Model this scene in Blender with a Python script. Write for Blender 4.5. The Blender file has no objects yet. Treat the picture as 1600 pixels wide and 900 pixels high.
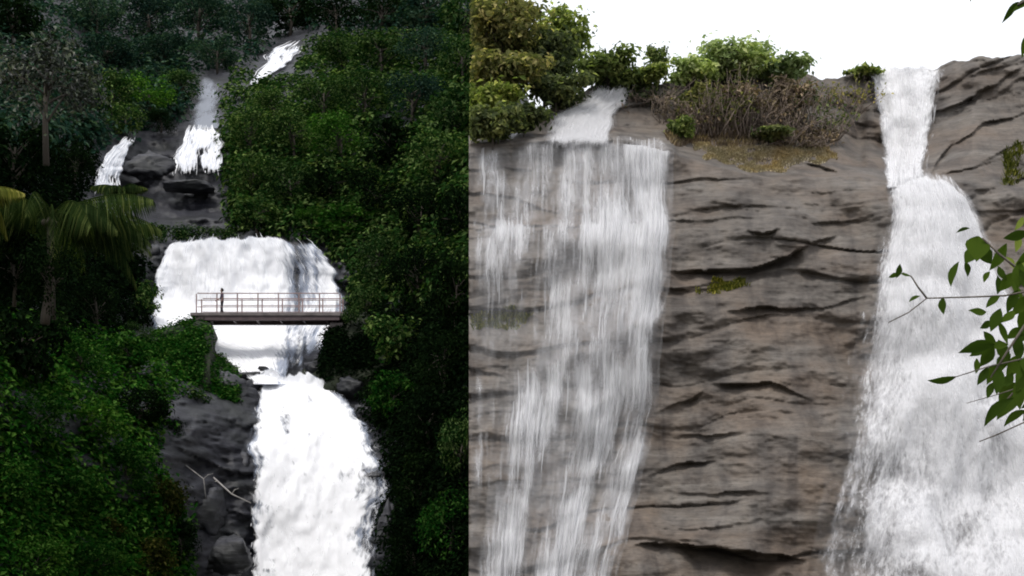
import bpy, bmesh, math, random
import numpy as np
from mathutils import Vector, Matrix

# ------------------------------------------------------------------ camera, sky, sun, exposure
S = bpy.context.scene
COL = S.collection
R = math.radians
F, HZ, EYE = 2222.2, 960.0, 1.6            # focal length in photo pixels (50 mm), horizon row, eye height
cam = bpy.data.cameras.new('camera'); cam.lens = 50; cam.sensor_width = 36
cam.shift_y = (HZ - 450) / 1600; cam.clip_end = 5000
co = bpy.data.objects.new('camera', cam); COL.objects.link(co)
co.location = (0, 0, EYE); co.rotation_euler = (R(90), 0, 0); S.camera = co

SUN_EL, SUN_AZ = 62, 205                   # azimuth clockwise from +Y (the view direction): behind the camera, a little left
w = bpy.data.worlds.new('World'); S.world = w; w.use_nodes = True
nt = w.node_tree; nt.nodes.clear()
sky = nt.nodes.new('ShaderNodeTexSky'); sky.sky_type = 'NISHITA'; sky.sun_disc = False
sky.sun_elevation = R(SUN_EL); sky.sun_rotation = R(SUN_AZ); sky.air_density = 1; sky.dust_density = 6; sky.ozone_density = 1
mx = nt.nodes.new('ShaderNodeMixRGB'); mx.inputs[0].default_value = .78; mx.inputs[2].default_value = (9.6, 9.8, 10.2, 1)
bg = nt.nodes.new('ShaderNodeBackground'); bg.inputs[1].default_value = .1
wo = nt.nodes.new('ShaderNodeOutputWorld')
nt.links.new(sky.outputs[0], mx.inputs[1]); nt.links.new(mx.outputs[0], bg.inputs[0]); nt.links.new(bg.outputs[0], wo.inputs[0])
sl = bpy.data.lights.new('sun', 'SUN'); sl.energy = 1.5; sl.angle = R(12); sl.color = (1, .97, .92)
so = bpy.data.objects.new('sun', sl); COL.objects.link(so)
_d = Vector((math.sin(R(SUN_AZ)) * math.cos(R(SUN_EL)), math.cos(R(SUN_AZ)) * math.cos(R(SUN_EL)), math.sin(R(SUN_EL))))
so.rotation_euler = _d.to_track_quat('Z', 'Y').to_euler(); so.location = _d * 50 + Vector((0, 60, 0))
S.view_settings.view_transform = 'Standard'; S.view_settings.look = 'None'
S.view_settings.exposure = .62; S.view_settings.gamma = 1
S.render.engine = 'CYCLES'
S.cycles.max_bounces = 4; S.cycles.transparent_max_bounces = 6; S.cycles.diffuse_bounces = 2
S.cycles.filter_width = 1.9

# ------------------------------------------------------------------ helpers
rng = np.random.default_rng(11); random.seed(11)
def A(px, py, Y):
    """photo point at distance Y -> world"""
    px, py, Y = np.broadcast_arrays(np.asarray(px, float), np.asarray(py, float), np.asarray(Y, float))
    return np.stack([(px - 800) / F * Y, Y, EYE + (HZ - py) / F * Y], -1)
def at(px, py, Y): return Vector(A(px, py, Y).tolist())
def sst(a, b, x): t = np.clip((x - a) / (b - a), 0, 1); return t * t * (3 - 2 * t)
def _h(i, j, k, s):
    n = (i.astype(np.int64) * 374761393 + j.astype(np.int64) * 668265263 + k.astype(np.int64) * 2147483647 + s * 974711) & 0xffffffff
    n = ((n ^ (n >> 13)) * 1274126177) & 0xffffffff
    n = ((n ^ (n >> 16)) * 2246822519) & 0xffffffff
    return ((n ^ (n >> 15)) & 0xffffff) / 0xffffff
def noise(x, y, z=0., s=0):
    x, y, z = np.broadcast_arrays(np.asarray(x, float), np.asarray(y, float), np.asarray(z, float))
    i, j, k = np.floor(x), np.floor(y), np.floor(z)
    f, g, h = x - i, y - j, z - k
    f = f * f * f * (f * (6 * f - 15) + 10); g = g * g * g * (g * (6 * g - 15) + 10); h = h * h * h * (h * (6 * h - 15) + 10)
    r = 0
    for a in (0, 1):
        for b in (0, 1):
            for c in (0, 1):
                r = r + _h(i + a, j + b, k + c, s) * (f if a else 1 - f) * (g if b else 1 - g) * (h if c else 1 - h)
    return r * 2 - 1
def fbm(x, y, z=0., o=4, s=0, gain=.5):
    r, a = 0, 1.
    for q in range(o):
        r = r + a * noise(np.asarray(x) * 2 ** q, np.asarray(y) * 2 ** q, np.asarray(z) * 2 ** q, s + q * 17); a *= gain
    return r
def tps(pts):
    """smooth depth field through (px, py, value) points"""
    P = np.array(pts, float); X = P[:, :2] / 100; n = len(X)
    def U(d2): return .5 * d2 * np.log(d2 + 1e-9)
    K = U(((X[:, None] - X[None]) ** 2).sum(-1)) + np.eye(n) * .02
    Q = np.c_[np.ones(n), X]
    M = np.block([[K, Q], [Q.T, np.zeros((3, 3))]])
    c = np.linalg.solve(M, np.r_[P[:, 2], 0, 0, 0])
    def f(px, py):
        px, py = np.broadcast_arrays(np.asarray(px, float), np.asarray(py, float))
        x = np.stack([px, py], -1).reshape(-1, 2) / 100
        out = c[n] + x @ c[n + 1:]
        for a in range(0, len(x), 20000):
            d = ((x[a:a + 20000, None] - X[None]) ** 2).sum(-1)
            out[a:a + 20000] += U(d) @ c[:n]
        return out.reshape(px.shape)
    return f
def mesh_np(name, V, Fc, smooth=False):
    V = np.asarray(V, np.float32).reshape(-1, 3); Fc = np.asarray(Fc, np.int32); k = Fc.shape[1]
    m = bpy.data.meshes.new(name)
    m.vertices.add(len(V)); m.vertices.foreach_set('co', V.ravel())
    m.loops.add(Fc.size); m.loops.foreach_set('vertex_index', Fc.ravel())
    m.polygons.add(len(Fc)); m.polygons.foreach_set('loop_start', np.arange(0, Fc.size, k, dtype=np.int32))
    m.polygons.foreach_set('use_smooth', np.full(len(Fc), smooth))
    m.update(calc_edges=True); m.validate()
    return m
def grid_faces(nr, nc):
    a = np.arange(nr * nc).reshape(nr, nc)
    return np.stack([a[:-1, :-1], a[1:, :-1], a[1:, 1:], a[:-1, 1:]], -1).reshape(-1, 4)
def ob(name, mesh, mat, parent=None, loc=None):
    o = bpy.data.objects.new(name, mesh); COL.objects.link(o)
    if mat is not None and mesh is not None and not mesh.materials: mesh.materials.append(mat)
    if parent is not None: o.parent = parent
    if loc is not None: o.location = loc
    return o
def tag(o, label=None, cat=None, group=None, kind=None):
    if label: o['label'] = label
    if cat: o['category'] = cat
    if group: o['group'] = group
    if kind: o['kind'] = kind
    return o
def empty(name, loc): o = bpy.data.objects.new(name, None); COL.objects.link(o); o.location = loc; o.empty_display_size = .3; return o
class MB:
    def __init__(s): s.v = []; s.f = []
    def box(s, c, d):
        b = len(s.v); c = Vector(c)
        for x in (-.5, .5):
            for y in (-.5, .5):
                for z in (-.5, .5): s.v.append(c + Vector((x * d[0], y * d[1], z * d[2])))
        for q in ((0, 1, 3, 2), (4, 6, 7, 5), (0, 4, 5, 1), (2, 3, 7, 6), (0, 2, 6, 4), (1, 5, 7, 3)): s.f.append([b + i for i in q])
    def tube(s, pts, rad, n=5):
        pts = [Vector(p) for p in pts]; b = len(s.v)
        for i, p in enumerate(pts):
            d = (pts[min(i + 1, len(pts) - 1)] - pts[max(i - 1, 0)]).normalized()
            u = d.cross(Vector((.31, .9, .2))).normalized(); v = d.cross(u)
            for k in range(n):
                a = 2 * math.pi * k / n; s.v.append(p + (u * math.cos(a) + v * math.sin(a)) * rad[i])
        for i in range(len(pts) - 1):
            for k in range(n):
                s.f.append([b + i * n + k, b + i * n + (k + 1) % n, b + (i + 1) * n + (k + 1) % n, b + (i + 1) * n + k])
        s.f.append([b + k for k in range(n)][::-1]); s.f.append([b + (len(pts) - 1) * n + k for k in range(n)])
    def mesh(s, name, smooth=True):
        m = bpy.data.meshes.new(name); m.from_pydata([tuple(v) for v in s.v], [], s.f)
        for p in m.polygons: p.use_smooth = smooth
        return m

# ------------------------------------------------------------------ materials
def newmat(name):
    m = bpy.data.materials.new(name); m.use_nodes = True; n = m.node_tree; n.nodes.clear()
    return m, n, n.nodes.new('ShaderNodeOutputMaterial')
def nd(n, t, **kw):
    x = n.nodes.new(t)
    for k, v in kw.items():
        if k[0] == 'i' and k[1:].isdigit(): x.inputs[int(k[1:])].default_value = v
        else: setattr(x, k, v)
    return x
def ramp(n, stops, src):
    r = n.nodes.new('ShaderNodeValToRGB'); e = r.color_ramp.elements
    while len(e) < len(stops): e.new(.5)
    for q, (p, c) in zip(e, stops): q.position = p; q.color = (*c, 1) if len(c) == 3 else c
    n.links.new(src, r.inputs[0]); return r.outputs[0]
def mixc(n, fac, a, b, mode='MIX'):
    x = n.nodes.new('ShaderNodeMixRGB'); x.blend_type = mode
    for k, v in ((0, fac), (1, a), (2, b)):
        if hasattr(v, 'is_linked'): n.links.new(v, x.inputs[k])
        else: x.inputs[k].default_value = v if k == 0 else (*v, 1)
    return x.outputs[0]
def tex(n, vec, scale, detail=4, rough=.55, dist=0.):
    t = nd(n, 'ShaderNodeTexNoise'); t.inputs['Scale'].default_value = scale; t.inputs['Detail'].default_value = detail
    t.inputs['Roughness'].default_value = rough; t.inputs['Distortion'].default_value = dist
    n.links.new(vec, t.inputs['Vector']); return t.outputs[0]
def mapping(n, vec, scale, rot=(0, 0, 0)):
    q = nd(n, 'ShaderNodeMapping'); q.inputs['Scale'].default_value = scale; q.inputs['Rotation'].default_value = rot
    n.links.new(vec, q.inputs[0]); return q.outputs[0]
def rock_mat(name, ca, cb, cc, patch, rough=.75, tilt=.08, spec=.3, bump=.5, moss=None, stain=False):
    m, n, o = newmat(name)
    tc = nd(n, 'ShaderNodeTexCoord').outputs['Object']
    strat = tex(n, mapping(n, tc, (.22, .5, 2.6), (0, -tilt, 0)), 1., 7, .62, .6)
    grain = tex(n, mapping(n, tc, (1.5, 1.5, 5), (0, -tilt, 0)), 1.6, 8, .7)
    big = tex(n, mapping(n, tc, (.3, .3, .55)), .9, 3, .5)
    c = ramp(n, [(.3, ca), (.5, cb), (.68, cc)], strat)
    c = mixc(n, ramp(n, [(.45, (0, 0, 0)), (.7, (.8, .8, .8))], big), c, patch)
    c = mixc(n, .45, c, ramp(n, [(.28, (.3, .3, .3)), (.5, (.95, .95, .95)), (.72, (1.5, 1.47, 1.43))], grain), 'MULTIPLY')
    if stain:
        st = tex(n, mapping(n, tc, (1.1, .6, .13)), 1., 5, .6, .4)
        c = mixc(n, .8, c, ramp(n, [(.36, (.5, .5, .52)), (.52, (1, 1, 1)), (.7, (1.12, 1.08, 1.02))], st), 'MULTIPLY')
        cr = tex(n, mapping(n, tc, (.35, .5, 5), (0, -tilt, 0)), 1.3, 6, .6, 1.2)
        c = mixc(n, 1., c, ramp(n, [(.485, (1, 1, 1)), (.5, (.5, .48, .46)), (.515, (1, 1, 1))], cr), 'MULTIPLY')
    if moss:
        mo = tex(n, mapping(n, tc, (.5, .5, .9)), 1.1, 5, .65)
        c = mixc(n, ramp(n, [(moss[3], (0, 0, 0)), (moss[3] + .12, (.85, .85, .85))], mo), c, moss[:3])
    p = nd(n, 'ShaderNodeBsdfPrincipled'); n.links.new(c, p.inputs['Base Color'])
    p.inputs['Roughness'].default_value = rough; p.inputs['Specular IOR Level'].default_value = spec
    b1 = nd(n, 'ShaderNodeBump'); b1.inputs['Strength'].default_value = bump; b1.inputs['Distance'].default_value = .12; n.links.new(strat, b1.inputs['Height'])
    b2 = nd(n, 'ShaderNodeBump'); b2.inputs['Strength'].default_value = bump; b2.inputs['Distance'].default_value = .05
    n.links.new(grain, b2.inputs['Height']); n.links.new(b1.outputs[0], b2.inputs['Normal']); n.links.new(b2.outputs[0], p.inputs['Normal'])
    n.links.new(p.outputs[0], o.inputs[0]); return m
def leaf_mat(name, a, b, c=None, trans=.25, rough=.6, spec=.1):
    m, n, o = newmat(name); c = c or b
    g = nd(n, 'ShaderNodeNewGeometry'); oi = nd(n, 'ShaderNodeObjectInfo')
    col = ramp(n, [(0, a), (.6, b), (.86, c), (1, tuple(1.5 * q for q in c))], g.outputs['Random Per Island'])  # random tone per leaf; the brightest few imitate highlights by colour
    v = ramp(n, [(0, (.62, .66, .7)), (.5, (1, 1, 1)), (1, (1.3, 1.24, 1.05))], oi.outputs['Random'])
    col = mixc(n, 1., col, v, 'MULTIPLY')
    tc = nd(n, 'ShaderNodeTexCoord').outputs['Object']
    col = mixc(n, .6, col, ramp(n, [(.3, (.55, .6, .6)), (.5, (1, 1, 1)), (.7, (1.4, 1.25, .9))], tex(n, tc, .9, 2)), 'MULTIPLY')
    if spec > .2:
        p = nd(n, 'ShaderNodeBsdfPrincipled'); n.links.new(col, p.inputs['Base Color']); p.inputs['Roughness'].default_value = rough; p.inputs['Specular IOR Level'].default_value = spec
    else: p = nd(n, 'ShaderNodeBsdfDiffuse'); n.links.new(col, p.inputs[0])
    t = nd(n, 'ShaderNodeBsdfTranslucent'); n.links.new(mixc(n, 1., col, (1.1, 1.25, .6), 'MULTIPLY'), t.inputs[0])
    x = nd(n, 'ShaderNodeMixShader', i0=trans); n.links.new(p.outputs[0], x.inputs[1]); n.links.new(t.outputs[0], x.inputs[2]); n.links.new(x.outputs[0], o.inputs[0])
    return m
def plain_mat(name, a, b, rough=.7, scale=3., spec=.3, metal=0., stretch=(1, 1, 1)):
    m, n, o = newmat(name)
    tc = nd(n, 'ShaderNodeTexCoord').outputs['Object']; t = tex(n, mapping(n, tc, stretch), scale, 5, .6)
    p = nd(n, 'ShaderNodeBsdfPrincipled'); n.links.new(ramp(n, [(.3, a), (.7, b)], t), p.inputs['Base Color'])
    p.inputs['Roughness'].default_value = rough; p.inputs['Specular IOR Level'].default_value = spec; p.inputs['Metallic'].default_value = metal
    bp = nd(n, 'ShaderNodeBump'); bp.inputs['Strength'].default_value = .3; bp.inputs['Distance'].default_value = .02; n.links.new(t, bp.inputs['Height']); n.links.new(bp.outputs[0], p.inputs['Normal'])
    n.links.new(p.outputs[0], o.inputs[0]); return m
def water_mat(name, fx, fy, col=(.86, .88, .92), soft=.22, amax=1., grain=.35, gx=9, gy=2.5, seed=0., bump=.7):
    """falling water: white foam threads, clear between them; 'dens' says how much water runs there"""
    m, n, o = newmat(name)
    uv = nd(n, 'ShaderNodeUVMap', uv_map='flow').outputs[0]
    ad = nd(n, 'ShaderNodeVectorMath', operation='ADD'); ad.inputs[1].default_value = (seed * 7.3, seed * 3.1, 0); n.links.new(uv, ad.inputs[0]); uv = ad.outputs[0]
    s1 = tex(n, mapping(n, uv, (fx, fy, 1)), 1., 6, .6, .35)
    s2 = tex(n, mapping(n, uv, (gx, gy, 1)), 1., 5, .65, .2)
    s = mixc(n, grain, s1, s2)
    s = nd(n, 'ShaderNodeMapRange'); s.inputs[1].default_value = .3; s.inputs[2].default_value = .7
    n.links.new(mixc(n, grain, s1, s2), s.inputs[0])
    d = nd(n, 'ShaderNodeAttribute', attribute_name='dens').outputs['Fac']
    th = nd(n, 'ShaderNodeMath', operation='ADD'); n.links.new(s.outputs[0], th.inputs[0]); n.links.new(d, th.inputs[1])
    al = nd(n, 'ShaderNodeMapRange', interpolation_type='SMOOTHSTEP'); al.inputs[1].default_value = 1 - soft; al.inputs[2].default_value = 1 + soft; al.inputs[4].default_value = amax
    n.links.new(th.outputs[0], al.inputs[0])
    df = nd(n, 'ShaderNodeBsdfDiffuse'); tr = nd(n, 'ShaderNodeBsdfTranslucent')
    bp = nd(n, 'ShaderNodeBump'); bp.inputs['Strength'].default_value = bump; bp.inputs['Distance'].default_value = .12; n.links.new(s.outputs[0], bp.inputs['Height']); n.links.new(bp.outputs[0], df.inputs['Normal'])
    df.inputs[0].default_value = (*col, 1); tr.inputs[0].default_value = (*col, 1)
    x = nd(n, 'ShaderNodeMixShader', i0=.25); n.links.new(df.outputs[0], x.inputs[1]); n.links.new(tr.outputs[0], x.inputs[2])
    tp = nd(n, 'ShaderNodeBsdfTransparent'); y = nd(n, 'ShaderNodeMixShader')
    n.links.new(al.outputs[0], y.inputs[0]); n.links.new(tp.outputs[0], y.inputs[1]); n.links.new(x.outputs[0], y.inputs[2]); n.links.new(y.outputs[0], o.inputs[0])
    return m
def strand_mat(name, col, alpha):
    m, n, o = newmat(name); g = nd(n, 'ShaderNodeNewGeometry')
    df = nd(n, 'ShaderNodeBsdfDiffuse'); df.inputs[0].default_value = (*col, 1); tr = nd(n, 'ShaderNodeBsdfTranslucent'); tr.inputs[0].default_value = (*col, 1)
    x = nd(n, 'ShaderNodeMixShader', i0=.3); n.links.new(df.outputs[0], x.inputs[1]); n.links.new(tr.outputs[0], x.inputs[2])
    a = nd(n, 'ShaderNodeMapRange'); a.inputs[3].default_value = alpha[0]; a.inputs[4].default_value = alpha[1]; n.links.new(g.outputs['Random Per Island'], a.inputs[0])
    tp = nd(n, 'ShaderNodeBsdfTransparent'); y = nd(n, 'ShaderNodeMixShader')
    n.links.new(a.outputs[0], y.inputs[0]); n.links.new(tp.outputs[0], y.inputs[1]); n.links.new(x.outputs[0], y.inputs[2]); n.links.new(y.outputs[0], o.inputs[0]); return m

M = {
 'cliff': rock_mat('cliff_rock', (.062, .053, .046), (.098, .086, .076), (.138, .125, .112), (.112, .083, .062), .68, .1, .3, .35, stain=True),
 'dark_rock': rock_mat('wet_dark_rock', (.006, .0065, .0095), (.014, .0145, .02), (.036, .037, .047), (.011, .013, .012), .5, .15, .35, .8),
 'boulder': rock_mat('boulder_rock', (.010, .011, .014), (.024, .025, .031), (.055, .056, .068), (.02, .022, .02), .55, .3, .4, .8),
 'soil': plain_mat('forest_soil', (.006, .01, .005), (.016, .02, .01), .95, 1.5),
 'ground': plain_mat('ground_soil', (.05, .045, .03), (.09, .08, .05), .9, .6),
 'bark': plain_mat('bark', (.02, .018, .014), (.06, .05, .04), .9, 4., stretch=(1, 1, .2)),
 'bark_grey': plain_mat('grey_bark', (.10, .085, .075), (.22, .18, .16), .9, 4., stretch=(1, 1, .2)),
 'dry_twig': plain_mat('dry_twig', (.11, .085, .07), (.24, .19, .155), .9, 6.),
 'pale_wood': plain_mat('pale_dead_wood', (.22, .21, .2), (.42, .4, .38), .8, 5.),
 'far': leaf_mat('far_hazy_leaf', (.006, .017, .014), (.015, .038, .028), (.042, .072, .052)),  # slightly bluish: haze over the distant trees put into the leaf colour
 'mid': leaf_mat('hill_leaf', (.005, .016, .005), (.017, .048, .012), (.075, .115, .042)),
 'black': leaf_mat('deep_shade_leaf', (.002, .005, .002), (.004, .010, .004), (.009, .018, .007)),  # near-black colour stands in for the shaded hollows under tall trees
 'bright': leaf_mat('fresh_leaf', (.010, .04, .005), (.025, .088, .01), (.07, .14, .028)),
 'low': leaf_mat('thicket_leaf', (.004, .02, .003), (.010, .050, .007), (.042, .095, .02)),
 'grey': leaf_mat('silvery_leaf', (.004, .006, .005), (.009, .014, .011), (.055, .068, .057), rough=.4, spec=.3),
 'olive': leaf_mat('olive_thicket_leaf', (.010, .014, .003), (.022, .03, .006), (.05, .05, .014)),
 'top_green': leaf_mat('cliff_top_leaf', (.07, .10, .035), (.14, .18, .06), (.28, .31, .12), trans=.5),
 'top_olive': leaf_mat('cliff_top_olive_leaf', (.075, .085, .035), (.15, .15, .065), (.3, .26, .12), trans=.5),
 'top_dark': leaf_mat('cliff_top_dark_leaf', (.045, .06, .035), (.085, .105, .055), (.18, .2, .1), trans=.5),
 'top_pale': leaf_mat('cliff_top_pale_leaf', (.16, .22, .09), (.26, .33, .15), (.4, .45, .27), trans=.4),
 'dry_leaf': leaf_mat('dry_leaf', (.085, .065, .055), (.15, .115, .09), (.25, .2, .15), trans=.2),
 'straw': leaf_mat('straw_grass', (.2, .165, .115), (.3, .25, .175), (.4, .35, .26), trans=.1),
 'mossy': leaf_mat('mossy_grass', (.05, .06, .012), (.10, .11, .022), (.19, .18, .045), trans=.2),
 'dark_moss': leaf_mat('dark_moss', (.02, .022, .01), (.04, .042, .02), (.07, .068, .03), trans=.1),
 'frond': leaf_mat('palm_leaflet', (.008, .016, .005), (.018, .032, .010), (.045, .06, .02), trans=.3, rough=.5, spec=.15),
 'frond_pale': leaf_mat('palm_leaflet_yellowed', (.03, .04, .008), (.07, .08, .018), (.13, .13, .04), trans=.3),
 'near_leaf': leaf_mat('near_branch_leaf', (.018, .034, .006), (.04, .068, .011), (.11, .14, .026), trans=.4, rough=.5, spec=.12),
 'near_pale': leaf_mat('near_branch_young_leaf', (.12, .16, .03), (.2, .24, .05), (.28, .3, .08), trans=.4),
 'twig': plain_mat('twig', (.05, .045, .035), (.12, .1, .08), .8, 20.),
 'deck': plain_mat('weathered_concrete', (.07, .06, .06), (.17, .15, .145), .85, 1.2),
 'steel': plain_mat('rust_brown_steel', (.045, .03, .033), (.09, .06, .06), .6, 2.5, .4),
 'rail': plain_mat('painted_rail', (.17, .11, .105), (.28, .19, .18), .55, 3., .4),
 'skin': plain_mat('skin', (.16, .09, .06), (.2, .12, .08), .6, 9.),
 'shirt': plain_mat('dull_purple_shirt', (.05, .038, .06), (.09, .07, .1), .9, 9.),
 'trousers': plain_mat('dark_trousers', (.02, .018, .024), (.045, .038, .05), .9, 9.),
 'hair': plain_mat('black_hair', (.006, .005, .005), (.015, .013, .012), .6, 30.),
 'w_left': water_mat('foam_white', 1.6, .16, (.95, .957, .985), .3, 1., .45, 5, .9, 0., .3),
 'w_lower': water_mat('foam_rapids', 1.1, .35, (.95, .957, .985), .3, 1., .5, 4., 1.4, 0., .3),
 'w_up': water_mat('foam_small_fall', 1.5, .25, (.8, .83, .9), .2, .95, .4, 4., 1.2, 2.),
 'w_veil': water_mat('thin_veil', .9, .15, (.5, .54, .62), .5, .45, .3, 4., .6, 3.),
 'w_right': water_mat('streaming_water', 2.3, .24, (.68, .68, .7), .46, .85, .45, 10, .8),
 'w_right2': water_mat('streaming_water_inner', 1.1, .16, (.6, .6, .62), .7, .5, .3, 5, .5, 4.),
 'w_big': water_mat('spray_water', 2.2, .6, (.79, .79, .81), .36, .92, .5, 9, 2.8, 1.),
 'w_big2': water_mat('spray_water_inner', 1.6, .3, (.72, .72, .75), .35, .9, .4, 6, 1.4, 5.),
 'w_mist': water_mat('drifting_mist', .5, .3, (.7, .7, .72), .8, .3, .2, 2.5, 1., 6., .2),
 'w_blue': water_mat('thin_blue_water', 1.3, .14, (.42, .47, .58), .4, .85, .4, 5, .7, 8., .4),
 'st_right': strand_mat('water_thread', (.72, .72, .74), (.04, .36)),
 'st_left': strand_mat('bright_water_thread', (.93, .94, .97), (.4, 1.)),
}

# ------------------------------------------------------------------ ground (below the frame)
g = mesh_np('ground', [(-3000, -200, 0), (3000, -200, 0), (3000, 4000, 0), (-3000, 4000, 0)], [(0, 1, 2, 3)])
tag(ob('ground', g, M['ground']), 'brown earth below the two falls', kind='structure')

# ------------------------------------------------------------------ near cliff with its two falls
def crv(pts):
    P = np.array(pts, float); return lambda q: np.interp(q, P[:, 0], P[:, 1])
R_SKY = crv([(700, 214), (800, 212), (840, 182), (880, 158), (920, 140), (1000, 134), (1040, 126), (1080, 118), (1250, 112), (1300, 122), (1340, 116), (1370, 108), (1420, 112), (1468, 104), (1485, 96), (1530, 89), (1600, 86), (1750, 70), (1950, 60)])
R_RIM = crv([(700, 226), (800, 222), (850, 218), (960, 217), (1050, 232), (1060, 244), (1130, 264), (1200, 281), (1280, 278), (1343, 276), (1385, 288), (1440, 278), (1505, 286), (1560, 300), (1700, 320)])
R_LEDGE = crv([(700, 2.5), (1050, 3.2), (1340, 3.6), (1440, 2.6), (1520, .8), (1700, .4)])
GROOVES = [  # overhanging joints in the rock: polyline, depth in metres, height of the hollow in pixels
 ([(1040, 424), (1110, 424), (1175, 418), (1215, 408), (1260, 392), (1312, 374)], 1.15, 17), ([(1030, 460), (1098, 456), (1160, 446)], .4, 9),
 ([(1110, 494), (1187, 486), (1225, 486), (1300, 474), (1360, 466)], .6, 9), ([(731, 349), (800, 350), (880, 352), (960, 350), (1043, 346), (1152, 347)], .45, 6),
 ([(1164, 352), (1222, 357)], .6, 10), ([(1222, 356), (1288, 353), (1385, 342)], .35, 6), ([(1100, 314), (1150, 320), (1210, 330)], .25, 5), ([(1240, 296), (1300, 300), (1375, 296)], .25, 5),
 ([(1019, 641), (1078, 628), (1110, 610)], .55, 9), ([(1095, 610), (1150, 604), (1202, 603), (1272, 622)], .7, 10),
 ([(1045, 684), (1110, 686), (1175, 676)], .5, 9), ([(1008, 740), (1060, 732), (1124, 722)], .6, 10),
 ([(1030, 772), (1100, 770), (1225, 770)], .45, 8), ([(990, 846), (1060, 840), (1130, 848), (1200, 862), (1260, 876)], 1.8, 44), ([(1010, 812), (1070, 818), (1150, 815)], .5, 10),
 ([(1250, 256), (1280, 260), (1315, 272)], 1.1, 9), ([(1440, 178), (1490, 158), (1533, 140), (1610, 106)], .6, 12), ([(1470, 236), (1533, 196), (1620, 168)], .6, 12), ([(1446, 280), (1470, 246), (1492, 218)], .6, 14),
 ([(1500, 262), (1560, 240), (1640, 214)], .5, 12), ([(1510, 292), (1560, 290), (1640, 262)], .45, 10), ([(1520, 330), (1580, 330), (1640, 316)], .4, 9), ([(1475, 128), (1540, 112), (1620, 100)], .35, 8),
 ([(1296, 150), (1330, 146), (1368, 156)], .4, 10), ([(1300, 196), (1340, 190), (1372, 200)], .4, 10), ([(958, 168), (1000, 160), (1044, 166)], .35, 7), ([(960, 192), (1010, 190), (1046, 196)], .35, 7),
 ([(734, 262), (790, 256), (850, 262)], .3, 7), ([(740, 300), (800, 302), (890, 340)], .3, 8), ([(731, 484), (780, 480), (842, 490)], .5, 26), ([(731, 570), (790, 590), (800, 600)], .3, 12),
]
def R_depth(px, py, detail=True):
    px, py = np.broadcast_arrays(np.asarray(px, float), np.asarray(py, float))
    rim = R_RIM(px); lo = np.maximum(py, rim)
    D = 45.5 + (1060 - lo) / 820 * 8.2
    up = np.maximum(rim - py, 0)
    D = D + R_LEDGE(px) * (1 - np.exp(-up / 16)) + up * .028
    D = D - .9 * np.exp(-((px - 1190) / 130) ** 2) * sst(250, 420, py) + .9 * np.exp(-((px - 1412) / 38) ** 2) * (1 - sst(255, 300, py))
    D = D - .8 * np.exp(-((px - 1450) / 70) ** 2) * sst(270, 330, py) * (1 - sst(330, 800, py) * .6)
    D = D - .7 * sst(344, 360, py) * (px < 1060) * sst(1060, 1000, px)
    D = D + (1. + .5 * noise(px * .05, py * .04, 0, 41)) * sst(1300, 1345, px + 12 * noise(px * .03, py * .05, 0, 43)) * sst(1440, 1400, px) * sst(120, 170, py) * sst(292, 262, py)
    if not detail: return D
    P = A(px, py, D); x, z = P[..., 0], P[..., 2]
    D = D + .75 * fbm(x * .2, z * .32, 0, 4, 3) + .09 * fbm(x * .8, z * 1.6, 0, 4, 7)
    right = sst(1440, 1500, px) * (1 - sst(330, 420, py))
    s = z - .06 * x - .4 * right * (x - 17.5) + .3 * fbm(x * .25, z * .5, 0, 3, 21)
    for per, amp, sd in ((1.6, .36, 1), (.6, .07, 2), (.21, .025, 3)):
        q = s / per + .35 * noise(x * .35 / per, z * .3, 5., sd); k = np.floor(q); f = q - k
        a = amp * (.25 + .75 * _h(k, k * 0 + sd, k * 0, 5)) * (.5 + .5 * np.clip(fbm(x * .3 + k * 3.7, k * 1.9, 0, 2, 9 + sd) * 1.6, -1, 1))
        lip = 1 - sst(0, .12, f)
        D = D + a * (f ** 1.3 - .5) * (1 - lip) + a * .5 * lip + (.9 * np.abs(a) * np.exp(-((f - .97) / .035) ** 2) if per > .5 else 0)
    wob = 8 * fbm(x * .45, z * .45, 2., 4, 31)
    for pl, dep, hh in GROOVES:
        q = np.array(pl, float); x0, x1 = q[0, 0], q[-1, 0]
        sel = (px > x0 - 10) & (px < x1 + 10)
        if not sel.any(): continue
        d = py - np.interp(px, q[:, 0], q[:, 1]) - wob * min(1, hh / 10)
        taper = np.clip((px - x0) / (.36 * (x1 - x0)) + .02, 0, 1) * np.clip((x1 - px) / (.36 * (x1 - x0)) + .02, 0, 1)
        if x0 <= 740: taper = np.clip((x1 - px) / (.36 * (x1 - x0)) + .02, 0, 1)
        taper = taper * (.65 + .35 * noise(x * 1.3, z * .4, 9., 77))
        prof = np.where(d < 0, -.14 * np.exp(d / 11), (.6 * np.exp(-np.maximum(d, 0) / (.8 * hh)) + .4 * np.exp(-np.maximum(d, 0) / (3.2 * hh))) * sst(-.5, 2.5, d))
        D = D + np.where(sel, (1.5 if dep > .55 else 1.) * dep * taper * prof, 0)
    D = D + .035 * fbm(x * 4, z * 7, 0, 3, 55)
    return D
SEAM = 732.5
cols = np.concatenate([np.arange(SEAM, 1640, 2.1), np.arange(1640, 1960, 10)])
ts = np.linspace(0, 1, 440)
PX = np.broadcast_to(cols, (len(ts), len(cols))); PY = R_SKY(cols) + (1075 - R_SKY(cols)) * ts[:, None]
PY = PY + (1 - ts[:, None]) ** 8 * 5 * fbm(cols * .03, cols * 0, 0, 4, 91)
D = R_depth(PX, PY); V = A(PX, PY, D)
top = V[:1].copy(); plate = []
for back in (34, 14, 5, 1.6, .5):
    q = top.copy(); q[..., 1] += back; q[..., 0] += back * .02 + (np.arange(len(cols)) < 60) * back * .0; q[..., 0] = np.maximum(q[..., 0], (SEAM + 3 - 800) / F * q[..., 1]); q[..., 2] += .15 - .02 * back; plate.append(q)
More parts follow.
